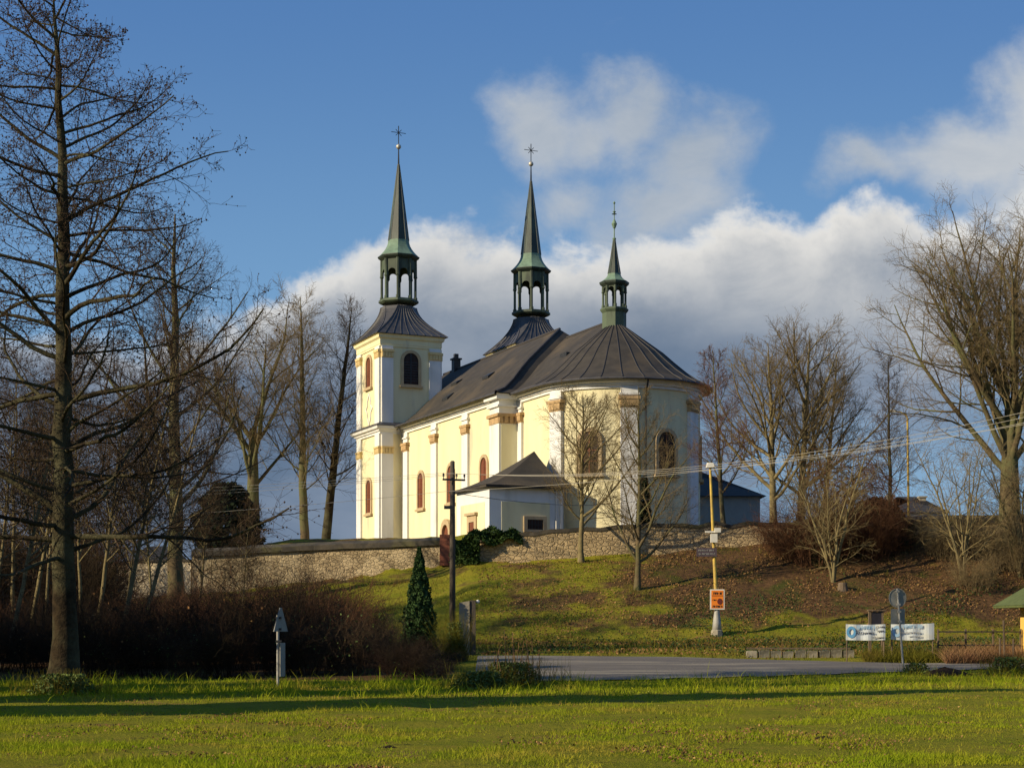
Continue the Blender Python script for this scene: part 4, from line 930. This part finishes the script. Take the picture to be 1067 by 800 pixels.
# ------------------------------------------------------------------ ivy on the wall end
def ivy(rng, n):
    u = rng.random(n); v = rng.random(n); x = np.where(u < .55, rng.uniform(-1.0, .75, n), rng.uniform(.5, 3.4, n)); top = np.where(x < .9, 1.75 + .35 * np.sin(x * 3), 2.2 - .1 * (x - 1) + .15 * np.sin(x * 5))
    bot = np.where(x < .75, .05 + .0 * x, 1.35 + .25 * np.sin(x * 3)); z = bot + (top - bot) * v
    return np.stack([x, -.35 - .3 * rng.random(n) - .2 * np.sin(z * 4 + x * 3), z], 1)
r_ = np.random.default_rng(95); V, f = leafcloud(r_, 4200, ivy, .17)
root = thing('ivy_plant', 'glossy dark ivy hanging over the wall end by the sacristy', 'ivy', (PX(487, 98), 97.6, PZ(588, 98)))
fast('foliage', V, f, M['ivy'], root)
mb = MB(); [mb.tube([(-.5 + .3 * k, -.1, -.3), (-.4 + .4 * k, -.2, 1), (.1 + .6 * k, -.15, 1.7)], .03, 5) for k in range(4)]; build('stems', mb, M['bark_dark'], root)

# ------------------------------------------------------------------ poles, wires and lamps
Yp = 60.0; Xp = PX(471.5, Yp); zp = TZ(Xp, Yp)
pole = thing('utility_pole', 'dark wooden pole carrying wires in front of the church', 'pole', (Xp, Yp, zp))
Ht = PZ(480, Yp) - zp; Hc = PZ(500, Yp) - zp
mb = MB().lathe(0, 0, [(.125, -.5), (.105, Ht * .6), (.085, Ht - .03), (.05, Ht)], 10); build('post', mb, M['polewood'], pole, True)
mb = MB(); ca, sa = math.cos(.35), math.sin(.35); cf = frame((0, 0), (ca, sa), (-sa, ca))
mb.fbox(cf, -.43, .46, -.15, -.10, Hc - .035, Hc + .035); build('crossarm', mb, M['iron'], pole)
ins = []
for a_ in (-.40, .12, .43):
    x, y = cf(a_, -.13); mb = MB().lathe(x, y, [(.015, Hc + .03), (.015, Hc + .10), (.04, Hc + .12), (.035, Hc + .17), (.042, Hc + .2), (.015, Hc + .24)], 8); build('insulator', mb, M['iron'], pole); ins.append((Xp + x, Yp + y, zp + Hc + .24))
x, y = cf(-.2, -.3); mb = MB().box(x - .22, x + .1, y - .05, y + .05, Hc - 1.12, Hc - 1.0); build('bracket', mb, M['iron'], pole)
ins.append((Xp - .2, Yp - .3, zp + Hc - .45))
wi = [('topmost', 'highest'), ('second', 'next to highest'), ('third', 'next to lowest'), ('lowest', 'lowest')]
WS = []
for k, p in enumerate(ins):     # sag that brings each wire to the height read off at column 700
    q = (PX(1180, 44) + k * .12, 44 + k * .35, PZ(402, 44) - k * .13); t = np.linspace(0, 1, 400); w = np.array(p) * (1 - t[:, None]) + np.array(q) * t[:, None]
    i = int(np.argmin(np.abs(CX + F * w[:, 0] / w[:, 1] - 700))); WS.append((w[i, 2] - PZ(488 + 2 * k, w[i, 1])) / (4 * t[i] * (1 - t[i])))
for k, p in enumerate(ins):
    for side in (0, 1):
        if side == 0: q = (p[0] - 42, p[1] + 6 + k * .3, p[2] - .3); sag = .55 + .12 * k; nm = 'left of the wooden pole'
        else: q = (PX(1180, 44) + k * .12, 44 + k * .35, PZ(402, 44) - k * .13); sag = WS[k]; nm = 'rising to the right of the wooden pole'
        t = np.linspace(0, 1, 26)[:, None]; pts = np.array(p) * (1 - t) + np.array(q) * t; pts[:, 2] -= sag * 4 * t[:, 0] * (1 - t[:, 0])
        o = build('overhead_wire', MB().tube(pts, .0065, 5), M['wire'], None); tag(o, f'{wi[k][1]} pale overhead wire {nm}', 'wire', 'overhead wires')
t = np.linspace(0, 1, 20)[:, None]; a_ = np.array((Xp + .1, Yp - .1, zp + Hc - .5)); b_ = np.array((PX(720, 98), 112, PZ(515, 112))); pts = a_ * (1 - t) + b_ * t; pts[:, 2] -= 1.2 * 4 * t[:, 0] * (1 - t[:, 0]) * .5
tag(build('service_cable', MB().tube(pts, .012, 5), M['iron'], None), 'single dark cable sagging from the pole past the sacristy', 'cable')

def lettering(mb, fr, a0, a1, z, h, rng, b0, b1, fill=.8):
    a = a0
    while a < a1 - .02:
        w = rng.uniform(.6, 1.1) * h * .62
        if rng.random() < fill:
            st = h * .18; k = rng.integers(4)
            mb.fbox(fr, a, a + st, b0, b1, z, z + h)
            if k != 1: mb.fbox(fr, a + st, a + w, b0, b1, z + h - st, z + h)
            if k != 2: mb.fbox(fr, a + st, a + w, b0, b1, z + h * .42, z + h * .42 + st * .8)
            if k in (0, 3): mb.fbox(fr, a + w - st * .3, a + w + st * .5, b0, b1, z, z + h * .8)
            a += w + st * 1.4
        else: a += w * .8
YL = 66.0; XL = PX(747, YL); zL = TZ(XL, YL); pm = F / YL
zL = PZ(661, YL); YB = min(np.arange(76, 92, .1), key=lambda y: abs(TZ(PX(747, y), y) - PZ(661, y)))      # where the slope meets the foot of the post
lamp = thing('street_lamp', 'yellow street lamp post carrying an orange poster', 'lamp post', (PX(747, YB), YB, TZ(PX(747, YB), YB))); lamp.scale = (YB / YL,) * 3; hL = PZ(487, YL) - zL; lx = -.28
mb = MB().lathe(0, 0, [(.26, -.1), (.24, .16), (.20, .2)], 8); build('base', mb, M['concrete'], lamp)
mb = MB().lathe(0, 0, [(.20, .15), (.17, .5), (.10, 1.05), (.09, 1.15)], 12); build('sleeve', mb, M['galv'], lamp, True)
mb = MB().tube([(0, 0, 1.0), (lx * .5, 0, hL * .55), (lx, 0, hL)], [.085, .07, .05], 10); build('pole', mb, M['yellow'], lamp, True)
mb = MB().hexa([(lx - .17, -.3, hL - .02), (lx + .15, -.3, hL - .02), (lx + .15, .2, hL - .02), (lx - .17, .2, hL - .02)], [(lx - .12, -.26, hL + .17), (lx + .1, -.26, hL + .17), (lx + .1, .16, hL + .2), (lx - .12, .16, hL + .2)])
build('lamp_head', mb, M['plate'], lamp)
zb = PZ(556, YL) - zL; xb = lx * (zb / hL)
mb = MB().box(xb - .34, xb + .14, -.2, -.1, zb + .03, zb + .10); mb.box(xb + .05, xb + .3, -.25, -.1, zb + .04, zb + .22); build('floodlight', mb, M['plate'], lamp)
mb = MB().box(xb - .12, xb + .16, -.24, -.09, zb - .38, zb - .02); build('junction_box', mb, M['plate'], lamp)
zs = PZ(580, YL) - zL; mb = MB().box(-.86, -.02, -.13, -.09, zs, zs + .36); sg = build('street_sign', mb, M['purple'], lamp)
r_ = np.random.default_rng(3); fr = frame((0, -.135), (1, 0), (0, -1)); mb = MB(); lettering(mb, fr, -.80, -.1, zs + .22, .07, r_, 0, .006); lettering(mb, fr, -.80, -.1, zs + .07, .07, r_, 0, .006); build('lettering', mb, M['galv'], sg)
z0, z1 = PZ(635, YL) - zL, PZ(614, YL) - zL
mb = MB().box(-.30, .30, -.15, -.10, z0, z1); ps = build('poster_board', mb, M['plate'], lamp)
mb = MB().box(-.25, .25, -.158, -.152, z0 + .05, z1 - .05); build('poster', mb, M['orange'], ps)
fr = frame((0, -.16), (1, 0), (0, -1)); mb = MB(); lettering(mb, fr, -.17, .18, z1 - .22, .10, r_, 0, .006, 1.0); lettering(mb, fr, -.2, .2, z0 + .08, .09, r_, 0, .006, .9); lettering(mb, fr, -.2, -.04, z0 + .36, .06, r_, 0, .006)
mb.fbox(fr, -.22, .22, 0, .006, z1 - .28, z1 - .26); build('lettering', mb, M['black'], ps)
mb = MB().fpoly(fr, [(.10 + .11 * math.cos(q * math.pi / 8), z0 + .33 + .13 * math.sin(q * math.pi / 8)) for q in range(16)], 0, .008); build('emblem', mb, M['maroon'], ps)

Yf = 116; Xf = PX(947, Yf); zf = 7.8
fl = thing('street_lamp', 'distant yellow lamp with curved arm behind the yew', 'lamp post', (Xf, Yf, zf)); hf = PZ(432, Yf) - zf
mb = MB().tube([(0, 0, 0), (-.05, 0, hf * .5), (-.1, 0, hf - .3), (-.2, 0, hf), (-.6, 0, hf + .18), (-1.05, 0, hf + .25)], [.10, .085, .07, .06, .055, .05], 8); build('pole', mb, M['yellow'], fl, True)
mb = MB().hexa([(-1.4, -.12, hf + .2), (-.95, -.12, hf + .16), (-.95, .12, hf + .16), (-1.4, .12, hf + .2)], [(-1.35, -.08, hf + .36), (-1.0, -.08, hf + .34), (-1.0, .08, hf + .34), (-1.35, .08, hf + .36)]); build('lamp_head', mb, M['plate'], fl)

# ------------------------------------------------------------------ road signs (seen from behind)
Ys = 47.6; Xs = PX(942, Ys); zs = TZ(Xs, Ys)
rs = thing('road_sign', 'leaning steel post with round sign seen from behind by the road', 'road sign', (Xs, Ys, zs)); H = PZ(613, Ys) - zs; le = -.20
mb = MB().tube([(0, 0, -.2), (le, 0, H)], .032, 8); build('post', mb, M['galv'], rs, True)
fr = frame((le * .92, .05), (1, 0), (0, -1)); c = H - .28
mb = MB().fpoly(fr, [(.265 * math.cos(q * math.pi / 14) + .0, c + .29 * math.sin(q * math.pi / 14)) for q in range(28)], -.012, .0); d = build('round_plate', mb, M['signback'], rs)
mb = MB().fring(fr, [(.265 * math.cos(q * math.pi / 14), c + .29 * math.sin(q * math.pi / 14)) for q in range(28)], [(.245 * math.cos(q * math.pi / 14), c + .27 * math.sin(q * math.pi / 14)) for q in range(28)], 0, .018); build('rim', mb, M['signback'], d)
z1 = c - .33; mb = MB().fbox(fr, -.2, .22, -.012, 0, z1 - .46, z1); build('extra_plate', mb, M['signback'], rs)
for zz in (c + .2, c - .2, z1 - .08, z1 - .38):
    x = le * zz / H; mb = MB().box(x - .05, x + .05, -.045, .04, zz - .03, zz + .03); build('clamp', mb, M['galv'], rs)
Ya = 39.3; Xa = PX(289.5, Ya); za = TZ(Xa, Ya)
ts = thing('road_sign', 'grey post with narrow triangular sign edge on before the dark thicket', 'road sign', (Xa, Ya, za)); H = PZ(640, Ya) - za
build('post', MB().tube([(0, 0, -.2), (0, 0, H)], .034, 8), M['galv'], ts, True)
an = math.radians(68); fr = frame((.06, .06), (math.cos(an), math.sin(an)), (math.sin(an), -math.cos(an)))
T0 = [(-.34, H - .42), (.34, H - .42), (.04, H + .17), (-.04, H + .17)]
mb = MB().fpoly(fr, T0, -.012, .012); tp = build('triangle_plate', mb, M['signback'], ts)
fr2 = frame((.10, .05), (math.cos(math.radians(74)), math.sin(math.radians(74))), (math.sin(math.radians(74)), -math.cos(math.radians(74))))
build('arrow_plate', MB().fbox(fr2, -.13, .16, -.012, .012, .28, H - .70), M['signback'], ts)
for zz in (H - .08, H - .36, H - .66): build('clamp', MB().box(-.05, .09, -.05, .05, zz - .025, zz + .025), M['iron'], ts)

# ------------------------------------------------------------------ banners, notice board, fence, kiosk
def banner(label, p0, p1, y0, y1, Y, seed, faded):
    x0, x1 = PX(p0, Y), PX(p1, Y); X = (x0 + x1) / 2; zg = TZ(X, Y); t = thing('banner', label, 'banner', (X, Y, zg)); hw = (x1 - x0) / 2; zb, zt = PZ(y1, Y) - zg, PZ(y0, Y) - zg
    for x in (-hw + .04, hw - .04): build('post', MB().lathe(x, .05, [(.025, -.2), (.025, zt + .03)], 6), M['oldwood'], t)
    n = 16; vs = []; fs = []
    for i in range(n + 1):
        x = -hw + 2 * hw * i / n; b = .02 * math.sin(i * 1.1 + seed); s = (-.03 if faded else -.015) * math.sin(math.pi * i / n)
        for z in (zb, zt): vs += [(x, b, z + s), (x, b + .012, z + s)]
    for i in range(n):
        a = i * 4; c = a + 4; fs += [(a, c, c + 2, a + 2), (a + 1, a + 3, c + 3, c + 1), (a + 2, c + 2, c + 3, a + 3), (a, a + 1, c + 1, c)]
    cl = build('sheet', MB().add(vs, fs), M['banner'], t)
    r_ = np.random.default_rng(seed); fr = frame((0, -.027), (1, 0), (0, -1)); h = zt - zb; cx, cz = -hw * .74, (zt + zb) / 2
    ring = lambda R: [(cx + R * .78 * math.cos(q * math.pi / 12), cz + R * math.sin(q * math.pi / 12)) for q in range(24)]
    mb = MB().fring(fr, ring(.20), ring(.10), 0, .006)
    build('emblem', mb, M['paleblue'] if faded else M['blue'], cl)
    mb = MB(); lettering(mb, fr, -hw * .52, hw * .48, zt - .17, .11, r_, 0, .006, .95); build('heading', mb, M['paleblue'], cl)
    mb = MB(); lettering(mb, fr, -hw * .52, hw * .45, zb + .2, .06, r_, 0, .006, .9)
    if not faded:
        lettering(mb, fr, -hw * .56, -hw * .25, zt - .26, .05, r_, 0, .006); lettering(mb, fr, hw * .55, hw * .95, zt - .13, .06, r_, 0, .006); lettering(mb, fr, hw * .6, hw * .95, zt - .27, .06, r_, 0, .006); lettering(mb, fr, hw * .35, hw * .95, zb + .05, .05, r_, 0, .006)
    else: lettering(mb, fr, -hw * .2, hw * .4, zb + .08, .04, r_, 0, .006)
    build('small_print', mb, M['galv'] if faded else M['black'], cl)
banner('white banner with blue round emblem and dark print, left of two', 881.5, 922.5, 650, 666.5, 53.6, 1, False)
banner('faded white banner with pale blue print behind the round sign', 928.5, 973.5, 649, 666, 53.8, 2, True)
Yn = 54.6; Xn = PX(911, Yn); zn = TZ(Xn, Yn); nb = thing('notice_board', 'dark notice board on wooden posts standing above the left banner', 'notice board', (Xn, Yn, zn))
h = PZ(637, Yn) - zn
build('post', MB().box(-.20, -.11, -.05, .05, -.2, h + .02), M['oldwood'], nb); build('post', MB().box(.24, .31, -.05, .05, -.2, h - .02), M['oldwood'], nb)
build('board', MB().box(-.10, .235, -.04, .02, h - .75, h - .02), M['board'], nb); build('cap', MB().box(-.23, .36, -.12, .12, h + .022, h + .06), M['oldwood'], nb)
Yk = 52.4
def stake(px, y0, y1, lean, label):
    Y = Yk; X = PX(px, Y); z = TZ(X, Y); o = build('wooden_stake', MB().tube([(0, 0, -.2), (lean, 0, PZ(y0, Y) - z)], .035, 6), M['oldwood'], None); o.location = (X, Y, z); tag(o, label, 'stake', 'wooden stakes by the kiosk')
stake(1047, 646, 690, -.04, 'tallest thin stake near the kiosk fence'); stake(1042, 664, 684, 0, 'short pale stake just left of the tallest stake'); stake(1056, 665, 684, 0, 'short pale stake between tallest stake and kiosk'); stake(1052, 680, 706, -.12, 'low slanting stake at the meadow edge before the kiosk')
fn = thing('rail_fence', 'low dark rail fence between the banners and the kiosk', 'fence', (PX(978, 54.4), 54.4, TZ(PX(978, 54.4), 54.4)))
L_ = PX(1064, 54.4) - PX(978, 54.4); zg = fn.location.z
for y in (658, 672): build('rail', MB().box(0, L_, -.02, .02, PZ(y, 54.4) - zg - .02, PZ(y, 54.4) - zg + .025), M['iron'], fn)
for k in range(4): build('post', MB().box(L_ * k / 3 - .03, L_ * k / 3 + .03, .022, .08, -.3, PZ(655, 54.4) - zg), M['oldwood'], fn)

Yq = 51.5; x0 = PX(1063.5, Yq + 3.2); kx = x0 + 1.7; zk = TZ(kx, Yq + 1.5)
ks = thing('kiosk', 'small orange wooden kiosk with green roof at the right edge', 'kiosk', (kx, Yq + 1.6, zk)); ze = PZ(628, Yq) - zk
mb = MB()
for k in range(17): mb.box(-1.7 + k * .2 + .004, -1.7 + k * .2 + .196, -1.6, -1.55, 0, ze)
for k in range(16): mb.box(-1.7, -1.66, -1.55 + k * .2, -1.55 + k * .2 + .19, 0, ze)
mb.box(-1.66, 1.7, -1.55, 1.6, 0, ze - .01); build('wall', mb, M['kioskwall'], ks)
o = .75; mb = MB().add([(-1.7 - o, -1.6 - o, ze - .05), (1.7 + o, -1.6 - o, ze - .05), (1.7 + o, 1.6 + o, ze - .05), (-1.7 - o, 1.6 + o, ze - .05), (0, 0, ze + 1.75)], [(0, 1, 4), (1, 2, 4), (2, 3, 4), (3, 0, 4)])
mb.box(-1.68 - o, 1.68 + o, -1.58 - o, 1.58 + o, ze - .13, ze - .052); build('roof', mb, M['kioskroof'], ks)
dd = build('door', MB().box(-.2, .7, -1.63, -1.602, 0, 1.95), M['oldwood'], ks); build('handle', MB().box(-.14, -.1, -1.67, -1.63, .95, 1.1), M['iron'], dd)

# concrete kerb blocks at the foot of the bank
r_ = np.random.default_rng(12); Yb = 56.6
for k in range(9):
    px = 783 + k * 12.6; X = PX(px, Yb); z = TZ(X, Yb); w = .19
    mb = MB(); hh = r_.uniform(.22, .28); q = [(-w, -.14), (w, -.14 + r_.normal(0, .01)), (w, .14), (-w, .14)]; mb.hexa([(*p, -.15) for p in q], [(p[0] * .96, p[1] * .94, hh + r_.normal(0, .012)) for p in q])
    o = build('concrete_block', mb, M['concrete' if k == 0 else 'concrete_dark'], None); o.location = (X, Yb, z); o.rotation_euler = (r_.normal(0, .03), 0, r_.normal(0, .06))
    tag(o, 'leftmost clean pale concrete block edging the road below the bank' if k == 0 else 'weathered concrete block in the row along the far road edge', 'kerb block', 'concrete blocks along the road')
mb = MB().box(0, PX(886, Yb) - PX(778, Yb), -.04, .04, .30, .36); o = build('timber_rail', mb, M['oldwood'], None); o.location = (PX(778, Yb), Yb, TZ(PX(820, Yb), Yb)); tag(o, 'long low weathered rail lying along the concrete blocks', 'rail')
# broken gate post by the pole
Yg = 58.5; Xg = PX(486, Yg); zg = TZ(Xg, Yg); gp = thing('gate_pillar', 'low pale concrete pillar with dark post right of wooden pole', 'pillar', (Xg, Yg, zg)); hg = PZ(626, Yg) - zg
build('slab', MB().hexa([(-.26, -.2, -.2), (.12, -.2, -.2), (.12, .2, -.2), (-.26, .2, -.2)], [(-.26, -.2, hg - .06), (.12, -.2, hg), (.12, .2, hg), (-.26, .2, hg - .06)]), M['concrete'], gp)
build('post', MB().box(.125, .34, -.16, .14, -.2, hg + .03), M['polewood'], gp); build('lamp', MB().ball((.42, -.05, hg - .02), .07), M['plate'], gp)
# tree stump on the slope
Yt = 87; Xt = PX(878, Yt); o = build('tree_stump', MB().lathe(0, 0, [(.34, -.2), (.27, .12), (.25, .32), (.22, .36)], 11), M['oldwood'], None); o.location = (Xt, Yt, TZ(Xt, Yt)); tag(o, 'cut tree stump on the leafy slope above the banners', 'stump')

# soil heaps
def mound(label, px, py, R, H, seed, name='molehill', Y=None):
    Y = Y or (EYE) * F / (py - HY); X = PX(px, Y); r_ = np.random.default_rng(seed); rings = []
    for k in range(7):
        t = k / 6; rings.append([(R * (1 - t) ** .8 * (1 + .18 * math.sin(3 * q * .52 + seed) + r_.normal(0, .07)) * math.cos(q * math.pi / 8) + 1e-3 * math.cos(q), R * .8 * (1 - t) ** .8 * (1 + r_.normal(0, .08)) * math.sin(q * math.pi / 8), -.03 + H * t ** .8 * (1 + r_.normal(0, .06))) for q in range(16)])
    o = build(name, MB().loft(rings), M['soil'], None, True); o.location = (X, Y, TZ(X, Y)); tag(o, label, 'soil heap', 'soil heaps on the meadow')
mound('dark soil heap by the round sign at the road edge', 985, 702, .75, .26, 1, 'soil_heap', 46.5)
mound('fresh dark molehill right of centre in the near meadow', 858, 771, .20, .07, 2); mound('small molehill in the near meadow left of centre', 405, 777, .20, .06, 3)
mound('flat earthy patch of soil near the bottom right', 1000, 786, .3, .05, 4); mound('tiny molehill in left of the near meadow', 171, 769, .14, .05, 5)

# ------------------------------------------------------------------ weeds on the meadow edge
def weed(label, px, Y, n, H, R, seed, stalks=0, mname='weed'):
    rng = np.random.default_rng(seed); X = PX(px, Y); t = thing('weed_clump', label, 'weeds', (X, Y, TZ(X, Y)))
    def shp(r, n): z = r.random(n) ** 1.3; an = r.random(n) * 6.28; q = R * np.sqrt(r.random(n)) * (1 - .5 * z); return np.stack([q * np.cos(an), q * np.sin(an) * .6, .03 + z * H], 1)
    V, f = leafcloud(rng, int(n * 1.6), shp, .048); fast('leaves', V, f, M[mname], t)
    K = int(n * .35); p = np.stack([R * rng.normal(0, .55, K), .5 * R * rng.normal(0, .55, K), np.zeros(K)], 1); sg_ = np.linspace(0, 1, 5)[None, :, None]; tipv = np.stack([rng.normal(0, .3, K) * H, rng.normal(0, .3, K) * H, H * rng.uniform(.6, 1.5, K)], 1)
    v, f = tubes(p[:, None] + tipv[:, None] * sg_ + np.array([0, 0, -.12]) * H * sg_ ** 3, np.repeat((.006 * (1 - .7 * np.linspace(0, 1, 5)))[None], K, 0), 3); fast('blades', v, f, M['bankgrass'], t)
    if stalks:
        P = []; 
        for k in range(stalks):
            an = rng.uniform(-.5, .8); h = rng.uniform(.7, 1.45); s = np.linspace(0, 1, 6); P.append(np.stack([an * R + rng.normal(0, .12) * s, rng.normal(0, .15) + 0 * s, h * s], 1))
        P = np.array(P); R_ = np.repeat((.013 * (1 - .5 * np.linspace(0, 1, 6)))[None], stalks, 0); v, f = tubes(P, R_, 4); fast('dry_stalks', v, f, M['drygrass'], t)
weed('leafy weed clump with tall dry stalks at road corner', 532, 40.2, 1600, .6, .95, 101, 22)
weed('low green weeds just left of the dry stalk clump', 500, 39.2, 900, .42, .8, 102)
weed('weeds at the foot of the foreground alder', 66, 35.9, 900, .45, .9, 103)
weed('weeds under the round sign', 955, 47.0, 350, .3, .5, 104)
weed('bushy green weeds by wooden pole foot', 474, 54, 1100, 1.3, .45, 105)
weed('green weeds at the right meadow edge before the kiosk', 1052, 46.5, 800, .5, .8, 106)

# ------------------------------------------------------------------ grass, dry grass, fallen leaves
def blades(name, X, Y, h, w, m, seed, lean=.6):
    rng = np.random.default_rng(seed); n = len(X); Z = terrain(X, Y) - .01; an = rng.random(n) * 6.28; H = h * np.exp(rng.normal(0, .38, n))
    ux, uy = np.cos(an), np.sin(an); ln = rng.normal(0, lean, (n, 2)) * H[:, None]; w = w * rng.uniform(.6, 1.4, n)
    b0 = np.stack([X - ux * w, Y - uy * w, Z], 1); b1 = np.stack([X + ux * w, Y + uy * w, Z], 1)
    m0 = np.stack([X + ln[:, 0] * .4 - ux * w * .7, Y + ln[:, 1] * .4 - uy * w * .7, Z + H * .6], 1); m1 = np.stack([X + ln[:, 0] * .4 + ux * w * .7, Y + ln[:, 1] * .4 + uy * w * .7, Z + H * .6], 1)
    tp = np.stack([X + ln[:, 0], Y + ln[:, 1], Z + H], 1); V = np.stack([b0, b1, m1, m0, tp], 1).reshape(-1, 3); k = np.arange(n)[:, None] * 5
    f = np.concatenate([np.concatenate([k, k + 1, k + 2], 1), np.concatenate([k, k + 2, k + 3], 1), np.concatenate([k + 3, k + 2, k + 4], 1)])
    return tag(fast(name, V, f, m), kind='stuff')
rng = np.random.default_rng(200)
def frustum(n, y0, y1, m0=-40, m1=1110, pw=1.0):
    u = rng.random(n); Y = (1 / y0 + (1 / y1 - 1 / y0) * u ** pw) ** -1; px = rng.uniform(m0, m1, n); return PX(px, Y), Y
def patchy(X, Y, seed, s=.5, thr=0.0):
    r = np.random.default_rng(seed); v = sum(np.sin(r.uniform(-1, 1) * s * 6 * X + r.uniform(-1, 1) * s * 6 * Y + r.uniform(0, 6.28)) for _ in range(9)) / 3
    return v > thr + rng.normal(0, .35, len(X))
nearedge = lambda px: np.interp(px, *zip(*rn))
def offroad(X, Y): px = CX + F * X / Y; return (Y < nearedge(px) - .25) | ((px < 470) & (Y < 44.2))
X, Y = frustum(330000, 13.2, 49); k = offroad(X, Y) & patchy(X, Y, 1, .45, -.05); tag(blades('meadow_grass', X[k], Y[k], .034 * (1 + .7 * patchy(X[k], Y[k], 17, .25, .35)), .0046, M['grass'], 1), kind='stuff')
X, Y = frustum(90000, 30, 49, pw=1.0); px = CX + F * X / Y; k = offroad(X, Y) & (Y > nearedge(px) - 8 + rng.normal(0, 1.5, len(X))); tag(blades('meadow_grass', X[k], Y[k], .055 + .07 * patchy(X[k], Y[k], 19, .5, .35) + .09 * patchy(X[k], Y[k], 21, .9, .9), .008, M['grass'], 2), kind='stuff')
X = rng.uniform(-32, 42, 170000); Y = rng.uniform(53, 100, 170000); px = CX + F * X / Y; fe = np.interp(px, *zip(*rf)); li = litter(X, Y)
k = (Y > fe + .3) & (px > 370) & (px < 1110) & (rng.random(len(X)) > li * .80) & ((px > 500) | (Y > 60)) & patchy(X, Y, 3, .25, -.35)
tag(blades('bank_grass', X[k], Y[k], .11 + .14 * patchy(X[k], Y[k], 41, .3, .6), .012, M['bankgrass'], 3), kind='stuff')
n = 150000; X = rng.uniform(-2, 42, n); Y = rng.uniform(55, 102, n); px = CX + F * X / Y; li = litter(X, Y); k = (rng.random(n) < li * .8 + .04) & patchy(X, Y, 9, .3, -.1) & (Y > 58) & (px < 1110) & (px > 490); X, Y = X[k], Y[k]
c = np.stack([X, Y, terrain(X, Y) + .03 + .04 * rng.random(len(X))], 1); V, f = leafcloud(rng, len(X), lambda r, n: c, .075); tag(fast('fallen_leaves', V, f, M['dryleaf']), kind='stuff')
n = 16000; px = rng.uniform(985, 1070, n); Y = rng.uniform(52.2, 56, n); tag(blades('dry_grass', PX(px, Y), Y, .30, .009, M['drygrass'], 4), kind='stuff')
n = 5000; px = rng.uniform(900, 985, n); Y = rng.uniform(53.2, 55.5, n); tag(blades('dry_grass', PX(px, Y), Y, .28, .009, M['bankgrass'], 5), kind='stuff')

X, Y = frustum(60000, 13.2, 46); k = offroad(X, Y) & patchy(X, Y, 23, .55, .72); X, Y = X[k], Y[k]
c2 = np.stack([X, Y, terrain(X, Y) + .012 + .02 * rng.random(len(X))], 1); V, f = leafcloud(rng, len(X), lambda r, n: c2, .026); tag(fast('fallen_leaves', V, f, M['dryleaf']), kind='stuff')
n = 90000; X = rng.uniform(-4, 40, n); Y = rng.uniform(58.5, 92, n); px = CX + F * X / Y; py = HY - (terrain(X, Y) - EYE) * F / Y
k = patchy(X, Y, 31, .22, .35) & (px > 520) & (px < 1110) & (rng.random(n) < sm((py - 590) / 40) * (.25 + .75 * sm((px - 640) / 120))); X, Y = X[k], Y[k]
c3 = np.stack([X, Y, terrain(X, Y) + .02 + .22 * rng.random(len(X)) ** 1.5], 1); V, f = leafcloud(rng, len(X), lambda r, n: c3, .07); tag(fast('ground_cover_shade', V, f, M['ivy']), kind='stuff')  # dark undergrowth whose patches also stand in for shadows on the bank
